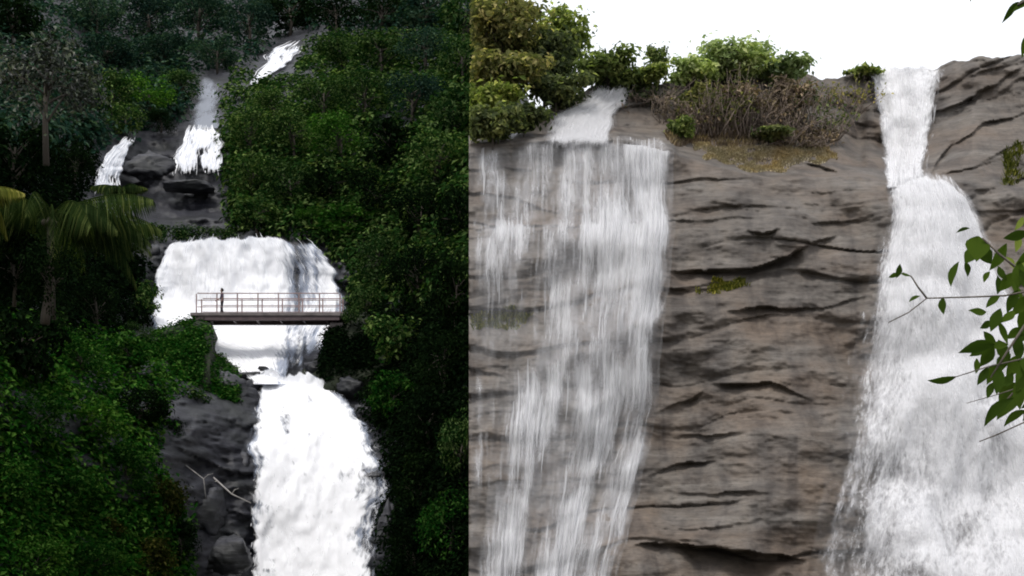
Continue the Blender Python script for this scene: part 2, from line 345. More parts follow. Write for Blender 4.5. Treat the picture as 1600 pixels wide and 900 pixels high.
V = np.concatenate(plate + [V], 0)
side = []
for back in (26, 9, 2.5, .6):                                        # the cliff turns a corner and runs back
    q = V[:, :1].copy(); q[..., 1] += back; q[..., 0] = np.maximum((SEAM + 1.5 - 800) / F * q[..., 1], q[..., 0]); side.append(q)
V = np.concatenate(side + [V], 1)
cl = mesh_np('cliff', V, grid_faces(V.shape[0], V.shape[1]), True)
tag(ob('cliff', cl, M['cliff']), 'grey-brown layered rock cliff carrying two white falls', kind='structure')

# ------------------------------------------------------------------ far wooded gorge
L_depth = tps([(-300, 1060, 52), (0, 1060, 58), (200, 1060, 66), (330, 1060, 75), (480, 1060, 78), (620, 1060, 73), (731, 1060, 68), (900, 1060, 66),
 (-300, 800, 56), (0, 800, 63), (200, 800, 73), (330, 800, 81), (480, 800, 84), (620, 800, 81), (731, 800, 73), (900, 800, 70), (-300, 600, 60), (0, 600, 66), (150, 600, 78), (300, 590, 89), (380, 600, 91), (450, 590, 93), (540, 600, 92), (640, 600, 87), (731, 600, 79), (900, 600, 74),
 (-300, 480, 62), (0, 480, 72), (150, 480, 90), (250, 480, 102), (330, 500, 102), (400, 480, 102.5), (480, 500, 102), (540, 480, 102), (640, 480, 95), (731, 480, 85), (900, 480, 78), (400, 545, 99), (340, 545, 98),
 (0, 375, 80), (100, 375, 93), (250, 378, 105), (400, 376, 106), (540, 390, 105), (640, 375, 101), (731, 375, 92), (250, 345, 113), (370, 345, 113), (200, 300, 117), (350, 300, 117), (480, 300, 112), (600, 300, 107), (731, 300, 97), (0, 300, 86), (-300, 300, 72),
 (0, 200, 97), (200, 200, 125), (320, 200, 125), (400, 200, 123), (550, 200, 119), (731, 200, 109), (0, 100, 122), (200, 100, 150), (400, 100, 150), (550, 100, 139), (731, 100, 126), (900, 200, 104), (0, 0, 150), (400, 0, 186), (731, 0, 160), (0, -160, 190), (400, -160, 225), (731, -160, 205), (-300, 0, 120), (-300, -160, 150), (900, 0, 150)])
def L_surf(px, py):
    D = L_depth(px, py); P = A(px, py, D); x, z = P[..., 0], P[..., 2]
    D = D + 1.2 * fbm(x * .1, z * .12, 0, 4, 101) + .7 * fbm(x * .45, z * .6, 0, 5, 103)
    s = z + .2 * x + .5 * fbm(x * .2, z * .3, 0, 3, 105); q = s / 1.4; k = np.floor(q); f = q - k
    return D + .8 * _h(k, k * 0 + 3, k * 0, 9) * (f - .5) * (.5 + noise(x * .3, k * 3.1, 0, 109)) + .22 * fbm(x * 1.8, z * 2.6, 0, 3, 107)
L_SKY = crv([(-400, -160), (700, -160), (745, -40), (790, 80), (850, 210), (950, 330), (1000, 380)])
cols = np.arange(-320, 940, 3.); ts = np.linspace(0, 1, 400)
PX = np.broadcast_to(cols, (len(ts), len(cols))); PY = L_SKY(cols) + (1085 - L_SKY(cols)) * ts[:, None]
V = A(PX, PY, L_surf(PX, PY)); q = V[:1].copy(); q[..., 1] += 60; V = np.concatenate([q, V], 0)
tag(ob('hillside', mesh_np('hillside', V, grid_faces(V.shape[0], V.shape[1]), True), M['dark_rock']), 'dark wet rock slope of the wooded gorge', kind='structure')

def bank(label, cr, yb, Yc, thick, bottom, seed):
    """earth bank with a crest line cr (px, py) standing clear of the slope behind it"""
    c = np.array(cr, float); n = 60; xs = np.linspace(c[0, 0], c[-1, 0], n); top = np.interp(xs, c[:, 0], c[:, 1])
    rows = []
    for k in range(26):
        t = k / 25; py = top + (bottom - top) * t
        Y = Yc - thick * (1 - (1 - t) ** 2) ** .5 + .0 * xs
        P = A(xs, py, Y); P[:, 1] += .5 * fbm(P[:, 0] * .6, P[:, 2] * .6, seed, 3, 3); rows.append(P)
    b = rows[0].copy(); b[:, 1] += 5; b[:, 2] -= 1.5
    V = np.stack([b] + rows)
    return tag(ob('bank', mesh_np('bank', V, grid_faces(len(V), n), True), M['soil']), label, kind='structure')
BANK_L = [(170, 520), (225, 524), (250, 514), (285, 502), (308, 494), (330, 500), (333, 548), (372, 572), (388, 610)]
bank('overgrown earth bank carrying the near end of the footbridge', BANK_L, 0, 94.6, 8, 690, 1)
BANK_R = [(452, 592), (480, 570), (504, 552), (512, 510), (545, 492), (580, 488), (640, 500)]
bank('overgrown earth bank under the far end of the footbridge', BANK_R, 0, 95.4, 5, 640, 2)

# ------------------------------------------------------------------ falling water
def waterfall(label, left, right, py1, depth, off, dens, mat, top=None, nu=60, nv=120, bulge=.4, lump=.12, seed=0, layers=(), strands=0, slen=(10, 45), swid=(.8, 2.6), smat=None, sout=(.02, .25), wm=None, parent=None, pw=1.5, wobble=1.):
    l, r = crv(left), crv(right); y0 = left[0][0]
    top = top or (lambda u: u * 0)
    u = np.linspace(0, 1, nu)[None]; t = np.linspace(0, 1, nv)[:, None]
    lin = y0 + (py1 - y0) * t + 0 * u
    wob = 5 * noise(lin * .05, 2., 0, 320 + seed) + 3 * noise(lin * .17, 7., 0, 321 + seed)
    px = l(lin) + (r(lin) - l(lin)) * u + wob * wobble * (1 - u) ** 3 - (5 * noise(lin * .05, 12., 0, 322 + seed) + 3 * noise(lin * .17, 17., 0, 323 + seed)) * wobble * u ** 3; py = lin + top(u) * (1 - t) ** 2
    D = depth(px, py)
    for _ in range(4): D[1:-1, 1:-1] = (D[1:-1, 1:-1] * 2 + D[:-2, 1:-1] + D[2:, 1:-1] + D[1:-1, :-2] + D[1:-1, 2:]) / 6
    D = np.minimum.accumulate(D, 0)                                  # below an overhang the water drops straight
    for _ in range(6): D[1:-1] = (D[1:-1] * 2 + D[:-2] + D[2:]) / 4
    D = D - off - bulge * (1 - (2 * u - 1) ** 2) - 0 * t
    P = A(px, py, D); D = D - lump * fbm(P[..., 0] * 1.1, P[..., 2] * .5, 0, 3, 200 + seed)
    P = A(px, py, D)
    W = (wm or np.mean((r(lin) - l(lin))[:, 0]) * D.mean() / F)
    arc = np.concatenate([np.zeros((1, nu)), np.cumsum(np.linalg.norm(np.diff(P, axis=0), axis=-1), 0)], 0)
    dn = dens(px, py, u + 0 * t, t + 0 * u) * sst(0, 9, py - py[:1] + 3 * noise(u * 16, 0, 0, 300 + seed) - 2) * sst(0, .05, u - .01 - .02 * noise(py * .035, 1., 0, 310 + seed)) * sst(0, .05, 1 - u - .01 - .02 * noise(py * .035, 5., 0, 311 + seed))
    Fc = grid_faces(nv, nu)
    def sheet(nm, dY, k, mt, par):
        m = mesh_np(nm, P + np.array([0, dY, 0]), Fc, True)
        uv = m.uv_layers.new(name='flow'); li = np.empty(len(m.loops), np.int32); m.loops.foreach_get('vertex_index', li)
        UV = np.stack([u * W + 0 * t, arc], -1).reshape(-1, 2)[li]; uv.data.foreach_set('uv', UV.astype(np.float32).ravel())
        a = m.attributes.new('dens', 'FLOAT', 'POINT'); a.data.foreach_set('value', np.clip(dn * k, 0, 1.3).astype(np.float32).ravel())
        return ob(nm, m, mt, par)
    o = sheet('waterfall', 0, 1., mat, parent)
    if parent is None: tag(o, label, kind='structure')
    for nm, dY, k, mt in layers: sheet(nm, dY, k, mt, o)
    if strands:
        rg = np.random.default_rng(500 + seed)
        pr = (np.clip(dn, 0, 1) ** pw).ravel(); idx = rg.choice(pr.size, strands, p=pr / pr.sum())
        j0 = idx // nu + rg.random(strands) - .5; i0 = idx % nu + rg.random(strands) - .5
        lp = rg.uniform(*slen, strands) ** 1.; ln = lp / (py1 - y0) * nv
        wd = rg.uniform(*swid, strands) * D.mean() / F; K = 6
        q = np.linspace(0, 1, K)[None]
        jj = np.clip(j0[:, None] + (q - .5) * ln[:, None], 0, nv - 1.001); ii = np.clip(i0[:, None] + rg.normal(0, .35, (strands, 1)) * q, 0, nu - 1.001)
        a, b = jj.astype(int), ii.astype(int); fa, fb = (jj - a)[..., None], (ii - b)[..., None]
        C = P[a, b] * (1 - fa) * (1 - fb) + P[a + 1, b] * fa * (1 - fb) + P[a, b + 1] * (1 - fa) * fb + P[a + 1, b + 1] * fa * fb
        C[..., 1] -= rg.uniform(*sout, strands)[:, None]
        hw = wd[:, None] * np.sin(np.pi * (q * .9 + .05)) ** .7 * .5
        E = np.zeros_like(C); E[..., 0] = hw * (.8 + .2 * rg.random(hw.shape)); E[..., 1] = hw * rg.uniform(-.5, .5, (strands, 1))
        SV = np.stack([C - E, C + E], 2).reshape(-1, 3)
        base = (np.arange(strands) * K * 2)[:, None] + (np.arange(K - 1) * 2)[None]
        SF = np.stack([base, base + 1, base + 3, base + 2], -1).reshape(-1, 4)
        s = ob('water_threads', mesh_np('water_threads', SV, SF, True), smat, o); s['kind'] = 'stuff'
    return o
def edge(u, a=.12, b=.12): return sst(0, a, u) * sst(1, 1 - b, u)
def streams(sts, veil=0.):
    def f(px, py, u, t):
        d = np.zeros_like(px) + veil * edge(u, .08, .05)
        for st in sts:
            q = np.array(st, float)
            c = np.interp(py, q[:, 0], q[:, 1]); h = np.interp(py, q[:, 0], q[:, 2]); a = np.interp(py, q[:, 0], q[:, 3])
            d = np.maximum(d, a * np.exp(-np.abs((px - c) / h) ** 3))
        return (d * (.8 + .3 * noise(px * .02, py * .012, 0, 61) + .25 * noise(px * .06, py * .02, 0, 63))) 
    return f
Rd = lambda px, py: R_depth(px, py)
waterfall('small white cascade tumbling over the cliff top beside the bushes', [(134, 926), (160, 904), (180, 852), (232, 832)], [(134, 992), (160, 978), (180, 964), (232, 956)], 232, Rd, .25,
    lambda px, py, u, t: 1.12 * edge(u, .3, .15) * (.75 + .25 * u) * (1.05 - .2 * t * (1 - u)) * sst(1, .8, t), M['w_right'], nu=40, nv=50, bulge=.25, seed=1, layers=[('foam_layer', -.12, .9, M['w_right2'])], strands=200, slen=(6, 20), smat=M['st_right'], wm=2.5)
waterfall('broad thin curtain of streaks falling down the nearer end of the cliff', [(213, 734), (350, 734), (500, 734), (600, 736), (1000, 734)], [(213, 1052), (350, 1054), (450, 1044), (560, 1030), (620, 1030), (700, 1014), (800, 990), (1000, 940)], 1000, Rd, .16,
    streams([[(213, 1005, 50, .86), (300, 1012, 38, .8), (350, 1012, 40, .92), (450, 1015, 32, .76), (520, 1002, 32, .56), (600, 1003, 32, .8), (700, 990, 28, .56), (800, 962, 30, .5), (1000, 905, 40, .6)],
             [(213, 908, 30, .86), (340, 898, 28, .8), (360, 895, 55, .86), (450, 878, 45, .74), (550, 872, 42, .5), (620, 850, 50, .74), (700, 818, 36, .76), (800, 800, 32, .7), (1000, 765, 36, .7)],
             [(213, 958, 34, .66), (300, 955, 40, .56), (350, 960, 50, .78), (430, 960, 45, .7), (500, 950, 40, .48), (590, 955, 60, .66), (690, 925, 35, .62), (800, 890, 32, .76), (1000, 850, 45, .85)],
             [(213, 842, 46, .5), (280, 836, 36, .36), (345, 812, 36, .26), (352, 800, 30, .1), (420, 800, 10, 0)], [(213, 760, 20, .38), (300, 770, 28, .46), (340, 776, 26, .3), (356, 782, 62, .66), (420, 772, 52, .42), (470, 765, 50, .28), (500, 765, 40, 0)],
             [(520, 738, 8, 0), (560, 742, 12, .42), (720, 745, 10, .45), (820, 740, 10, 0)], [(340, 950, 20, 0), (352, 950, 108, 1.05), (372, 950, 105, .8), (400, 945, 100, .55), (440, 940, 95, .4), (500, 935, 95, .27), (560, 930, 95, .36), (588, 925, 100, .66), (625, 915, 105, .42), (720, 900, 108, .26), (820, 880, 108, .24), (1000, 845, 105, .28)]], .05), M['w_right'], top=lambda u: 20 * (1 - u) ** 2 + 5 * np.sin(u * 9) + 16 * sst(.9, 1, u) + 5 * noise(u * 13, 0, 0, 47), nu=150, nv=260, bulge=.05, lump=.1, seed=2,
    layers=[('inner_water_layer', .1, 1.05, M['w_right2']), ('mist_layer', -.15, .8, M['w_mist'])], strands=1700, slen=(14, 80), swid=(.8, 4.), smat=M['st_right'], pw=2.5, wobble=.3)
waterfall('narrow white chute dropping through the notch at the cliff top', [(102, 1346), (150, 1358), (200, 1370), (250, 1376), (294, 1378)], [(102, 1486), (150, 1474), (200, 1462), (250, 1450), (294, 1448)], 292, Rd, .3,
    lambda px, py, u, t: (.22 + .85 * np.exp(-np.abs((px - 1412 + 2 * t) / (54 - 24 * t)) ** 2.2)) * edge(u, .22, .2) * (1.1 - .1 * t), M['w_big'], top=lambda u: -3 + 10 * (u - .5) ** 2, wobble=.3, nu=50, nv=80, bulge=.45, seed=3,
    layers=[('foam_layer', .15, 1., M['w_big2'])], strands=500, slen=(8, 34), smat=M['st_right'])
def dR4(px, py, u, t):
    d = .98 - .5 * sst(430, 760, py) * sst(.7, .12, u) + .0 * px
    d = d - .1 * np.exp(-((px - 1390) / 40) ** 2 - ((py - 520) / 60) ** 2)
    return d * edge(u, .1 + .18 * sst(300, 700, py).mean(), .08) * (.9 + .25 * noise(px * .018, py * .012, 0, 71))
waterfall('wide foaming fall fanning out behind the leafy branch', [(281, 1384), (330, 1382), (420, 1358), (500, 1342), (600, 1318), (700, 1298), (800, 1276), (1020, 1240)], [(281, 1508), (330, 1534), (420, 1570), (500, 1620), (600, 1680), (700, 1720), (800, 1745), (1020, 1790)], 1020, Rd, .35,
    dR4, M['w_big'], top=lambda u: 4 - 14 * np.sin(np.pi * u) ** 2 * (u < 1) + 16 * sst(.75, 1, u), nu=130, nv=220, bulge=.9, lump=.18, seed=4, layers=[('foam_layer', .2, 1.02, M['w_big2']), ('mist_layer', -.35, .95, M['w_mist'])], strands=3200, slen=(3, 18), swid=(.8, 3.4), smat=M['st_right'], sout=(.02, .5), wobble=.25)

Ld = lambda px, py: L_depth(px, py)
waterfall('broad white fall pouring down behind the footbridge', [(370, 264), (400, 244), (440, 234), (480, 228), (530, 226), (556, 336), (580, 374), (600, 396)], [(370, 490), (400, 520), (440, 540), (480, 550), (530, 530), (556, 500), (585, 474), (600, 470)], 600, lambda px, py: np.minimum(Ld(px, py), 103.5), 1.2,
    lambda px, py, u, t: (1.4 - .92 * sst(420, 445, px) * (1 - .22 * np.exp(-((px - 508) / 20) ** 2) + .22 * noise(px * .16, py * .012, 0, 95)) - .5 * sst(510, 560, py) * (1 - .6 * np.exp(-((px - 440) / 10) ** 2)) - .35 * sst(262, 238, px) + .25 * noise(px * .05, py * .02, 0, 81)) * edge(u, .05, .06),
    M['w_left'], top=lambda u: 8 - 12 * np.sin(np.pi * u) ** .7 + 1.5 * np.sin(u * 17), nu=90, nv=110, bulge=1.6, lump=.25, seed=5, layers=[('thin_water_layer', .25, 1.8, M['w_blue'])], strands=350, slen=(6, 30), swid=(.5, 1.4), smat=M['st_left'], sout=(.05, .4), pw=1.5)
waterfall('thick white rapids rushing down the rocks below the footbridge', [(574, 404), (620, 396), (660, 394), (700, 378), (740, 386), (800, 382), (860, 384), (1030, 372)], [(574, 514), (600, 532), (640, 570), (680, 596), (720, 620), (770, 624), (790, 606), (830, 602), (900, 602), (1030, 606)], 1030, lambda px, py: np.minimum(Ld(px, py), 92), .9,
    lambda px, py, u, t: (1.2 - .5 * np.exp(-((px - 450) / 14) ** 2 - ((py - 662) / 30) ** 2) - .75 * np.exp(-((px - 578) / 22) ** 2 - ((py - 745) / 34) ** 2) - .5 * np.exp(-((px - 570) / 20) ** 2 - ((py - 850) / 50) ** 2) - .4 * np.exp(-((px - 425) / 16) ** 2 - ((py - 810) / 30) ** 2) + .3 * noise(px * .05, py * .035, 0, 83)) * edge(u, .16, .24) * (1 + .35 * noise(px * .12, py * .12, 0, 93)),
    M['w_lower'], top=lambda u: 10 * u - 4 * np.sin(u * 12), nu=90, nv=170, bulge=1.3, lump=.22, seed=6, layers=[('thin_water_layer', .25, 1.2, M['w_blue'])], strands=350, slen=(2, 8), swid=(.5, 1.4), smat=M['st_left'], sout=(.05, .7), pw=.6)
waterfall('small ragged fall splitting over a dark ledge below the misty veil', [(196, 288), (225, 276), (250, 266), (276, 262)], [(196, 344), (225, 348), (250, 354), (276, 356)], 276, Ld, 1.2,
    lambda px, py, u, t: (.86 - .7 * np.exp(-((px - 318) / 11) ** 2 - ((py - 234) / 9) ** 2) - .5 * np.exp(-((px - 312) / 5) ** 2) * sst(.3, .7, t) - .25 * sst(.55, 1, t) * sst(.2, .5, u) + .35 * noise(px * .09, py * .05, 0, 85)) * edge(u, .15, .15) * sst(1, .72, t), M['w_up'], nu=40, nv=40, bulge=.4, seed=7, strands=500, slen=(4, 22), swid=(.5, 1.6), smat=M['st_left'])
waterfall('faint misty veil of water sliding down the dark slab', [(112, 306), (150, 304), (200, 292)], [(112, 342), (150, 346), (200, 350)], 200, Ld, 1., lambda px, py, u, t: (.75 + .2 * t) * edge(u, .4, .35) * sst(0, .3, t), M['w_veil'], nu=30, nv=40, bulge=.3, seed=8)
waterfall('slanting white fall beside the palm crown', [(214, 196), (235, 172), (260, 150), (304, 136)], [(214, 212), (235, 204), (260, 192), (304, 196)], 304, Ld, 1.6,
    lambda px, py, u, t: (1.0 + .3 * noise(px * .08, py * .06, 0, 87) - .55 * np.exp(-((px - 172) / 20) ** 2 - ((py - 280) / 10) ** 2)) * edge(u, .2, .15) * sst(1, .8, t), M['w_up'], nu=36, nv=40, bulge=.4, seed=9, strands=350, slen=(4, 16), swid=(.5, 1.8), smat=M['st_left'])
waterfall('highest white cascade breaking between the dark trees', [(64, 452), (76, 422), (88, 410), (98, 420), (112, 402), (134, 388)], [(64, 482), (80, 474), (92, 460), (104, 448), (116, 428), (134, 410)], 132, Ld, 2.,
    lambda px, py, u, t: (.9 + .6 * noise(px * .1, py * .12, 0, 89)) * edge(u, .25, .3), M['w_up'], nu=36, nv=36, bulge=.4, seed=10, strands=350, slen=(3, 14), swid=(.5, 1.8), smat=M['st_left'])

# ------------------------------------------------------------------ foliage builders
def leaves(C, N, size, rg, asp=.55, flop=.35, fold=.18):
    """diamond leaves at C facing roughly along N"""
    n = len(C); N = N + rg.normal(0, flop, (n, 3)); N /= np.linalg.norm(N, axis=1, keepdims=True) + 1e-9
    T = np.cross(N, rg.normal(0, 1, (n, 3))); T /= np.linalg.norm(T, axis=1, keepdims=True) + 1e-9
    B = np.cross(N, T); L = (size * rg.uniform(.55, 1.35, n))[:, None]
    V = np.stack([C - T * L * .5, C + B * L * asp * .5 + N * L * fold - T * L * .05, C + T * L * .55, C - B * L * asp * .5 + N * L * fold - T * L * .05], 1)
    return V
def leaf_mesh(name, V):
    n = len(V); return mesh_np(name, V.reshape(-1, 3), np.arange(n * 4).reshape(n, 4))
def crown_geo(rg, clumps=18, per=150, leaf=.085, hollow=.55, rad=(.26, .46), squash=.75, top=.15, jit=.05):
    """clump centres and leaves of a crown about 1 across in radius"""
    C = []; N = []; cen = []
    for k in range(clumps):
        d = rg.normal(0, 1, 3); d /= np.linalg.norm(d); d[2] = d[2] * .9 + top
        c = d * rg.uniform(hollow, .82) * np.array([1, 1, .85]); r = rg.uniform(*rad); cen.append(c)
        m = int(per * (r / .36) ** 2); q = rg.normal(0, 1, (m, 3)); q /= np.linalg.norm(q, axis=1, keepdims=True)
        p = q * (r * rg.uniform(.55, 1.08, (m, 1)) ** .6) * np.array([1, 1, squash]); p += jit * rg.normal(0, 1, (m, 3)) * rg.uniform(.3, 2.2, (m, 1))
        C.append(c + p); N.append(q * .8 + np.array([0, 0, .55]))
    C = np.concatenate(C); N = np.concatenate(N)
    return leaves(C, N, leaf, rg), cen
def limbs(mb, base, top, cen, r0, rg):
    base, top = Vector(base), Vector(top); mid = base.lerp(top, .5) + Vector(rg.normal(0, .03, 3)) * (top - base).length
    mb.tube([base, mid, top], [r0, r0 * .8, r0 * .5], 7)
    for c in cen:
        c = Vector(c); s = base.lerp(top, rg.uniform(.45, 1.)); mb.tube([s, s.lerp(c, .5) + Vector((0, 0, .06)), c], [r0 * .4, r0 * .25, r0 * .1], 4)

VAR = []
for k in range(8):
    rg = np.random.default_rng(40 + k)
    LV, cen = crown_geo(rg, clumps=int(rg.integers(20, 32)), per=(130, 100, 70, 130)[k % 4], leaf=(.09, .12, .17, .10)[k % 4], rad=(.18, .42), top=.12 + .1 * (k % 2))
    mb = MB(); limbs(mb, (0, 0, -1.35), (0, 0, .15), [c * .85 for c in cen[::2]], .06, rg)
    VAR.append((LV, mb))
CACHE = {}
def tree(name, label, cat, px, py, wpx, hpx, kind, Y=None, group=None, bark='bark', var=None):
    Yb = float(L_depth(px, py + .55 * hpx)) - .3 if Y is None else Y
    rx, rz = wpx / 2 * Yb / F, hpx / 2 * Yb / F
    c = at(px, py, Yb); k = random.randrange(len(VAR)) if var is None else var
    bt = 1. if cat == 'tree' else .55; base = Vector((c.x, c.y, c.z - 1.3 * rz * bt))
    e = empty(name, base); a = random.uniform(0, 6.28)
    for part, mat in (('trunk', M[bark]), ('crown', M[kind])):
        key = (k, part, kind if part == 'crown' else bark)
        if key not in CACHE:
            m = leaf_mesh(part, VAR[k][0]) if part == 'crown' else VAR[k][1].mesh(part); m.materials.append(mat); CACHE[key] = m
        o = ob(part, CACHE[key], None, e); o.location = (0, 0, 1.3 * rz * bt); o.scale = (rx, (rx + rz) / 2, rz * (bt if part == 'trunk' else 1)); o.rotation_euler = (0, 0, a)
    return tag(e, label, cat, group)
def undergrowth(label, pts_fn, n, per, rad, leaf, mat, seed, name='undergrowth', lift=.25):
    rg = np.random.default_rng(seed); px, py, Y = pts_fn(rg, n)
    c = A(px, py, Y); n = len(c); r = rg.uniform(rad * .5, rad * 1.3, n)
    q = rg.normal(0, 1, (n, per, 3)); q[..., 1] = -np.abs(q[..., 1]) * .8 + .2 * q[..., 1]; q /= np.linalg.norm(q, axis=-1, keepdims=True)
    P = c[:, None] + q * r[:, None, None] * rg.uniform(.55, 1.05, (n, per, 1)); N = q * .7 + np.array([0, -.15, .6])
    o = ob(name, leaf_mesh(name, leaves(P.reshape(-1, 3), N.reshape(-1, 3), leaf, rg)), M[mat])
    return tag(o, label, kind='stuff')
def inpoly(px, py, poly):
    r = np.zeros(len(px), bool); j = len(poly) - 1
    for i in range(len(poly)):
        (xi, yi), (xj, yj) = poly[i], poly[j]
        r ^= ((yi > py) != (yj > py)) & (px < (xj - xi) * (py - yi) / (yj - yi + 1e-9) + xi); j = i
    return r
def on_slope(poly, front=.3, depth=None):
    P = np.array(poly, float)
    def f(rg, n):
        px = rg.uniform(P[:, 0].min(), P[:, 0].max(), n * 4); py = rg.uniform(P[:, 1].min(), P[:, 1].max(), n * 4)
        k = inpoly(px, py, poly); px, py = px[k][:n], py[k][:n]
        return px, py, (L_depth(px, py) if depth is None else depth(px, py)) - front
    return f
# ------------------------------------------------------------------ gorge: ground cover
undergrowth('dark leafy cover on the high slope behind the topmost cascade', on_slope([(-230, -60), (760, -60), (760, 60), (500, 62), (440, 60), (380, 100), (345, 112), (300, 112), (285, 180), (210, 205), (130, 230), (-230, 240)]), 1150, 65, 1.9, .6, 'far', 301)
undergrowth('dense green cover on the slope above the footbridge', on_slope([(480, 70), (760, 50), (760, 480), (560, 470), (530, 390), (470, 365), (372, 355), (362, 280), (356, 180), (350, 118), (392, 108), (396, 142), (450, 118), (490, 90)]), 1500, 60, 1.25, .46, 'mid', 302)
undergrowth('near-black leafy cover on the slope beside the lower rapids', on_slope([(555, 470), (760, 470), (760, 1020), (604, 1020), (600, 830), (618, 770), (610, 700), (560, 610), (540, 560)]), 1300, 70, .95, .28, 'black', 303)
undergrowth('deep green thicket cover filling the near slope', on_slope([(-230, 480), (170, 520), (300, 590), (262, 640), (240, 720), (285, 800), (292, 1020), (-230, 1020)]), 2500, 60, .9, .32, 'low', 304)
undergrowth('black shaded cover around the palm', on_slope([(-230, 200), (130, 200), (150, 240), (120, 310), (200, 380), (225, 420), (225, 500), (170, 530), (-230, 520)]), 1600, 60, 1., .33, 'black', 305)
def on_bank(cr, Yc, bottom, thick):
    c = np.array(cr, float)
    def f(rg, n):
        px = rg.uniform(c[0, 0], c[-1, 0], n); t = rg.uniform(0, 1, n) ** 1.3; top = np.interp(px, c[:, 0], c[:, 1]) + 5
        return px, top + (bottom - top) * t, Yc - thick * (1 - (1 - t) ** 2) ** .5 - .1
    return f
undergrowth('low green plants covering the bank at the near end of the footbridge', on_bank([(170, 522), (225, 526), (250, 516), (285, 505), (308, 499), (324, 503), (329, 552), (368, 576)], 94.6, 640, 7), 800, 60, .55, .2, 'low', 306)
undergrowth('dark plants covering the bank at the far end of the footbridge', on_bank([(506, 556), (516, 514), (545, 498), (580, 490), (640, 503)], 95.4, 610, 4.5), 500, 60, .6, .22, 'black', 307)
undergrowth('thin green moss line on the slab edge above the white fall', on_slope([(215, 352), (300, 358), (372, 362), (372, 372), (300, 372), (215, 372)], 1.5, lambda x, y: np.minimum(L_depth(x, y), 108)), 130, 40, .4, .18, 'mid', 308)

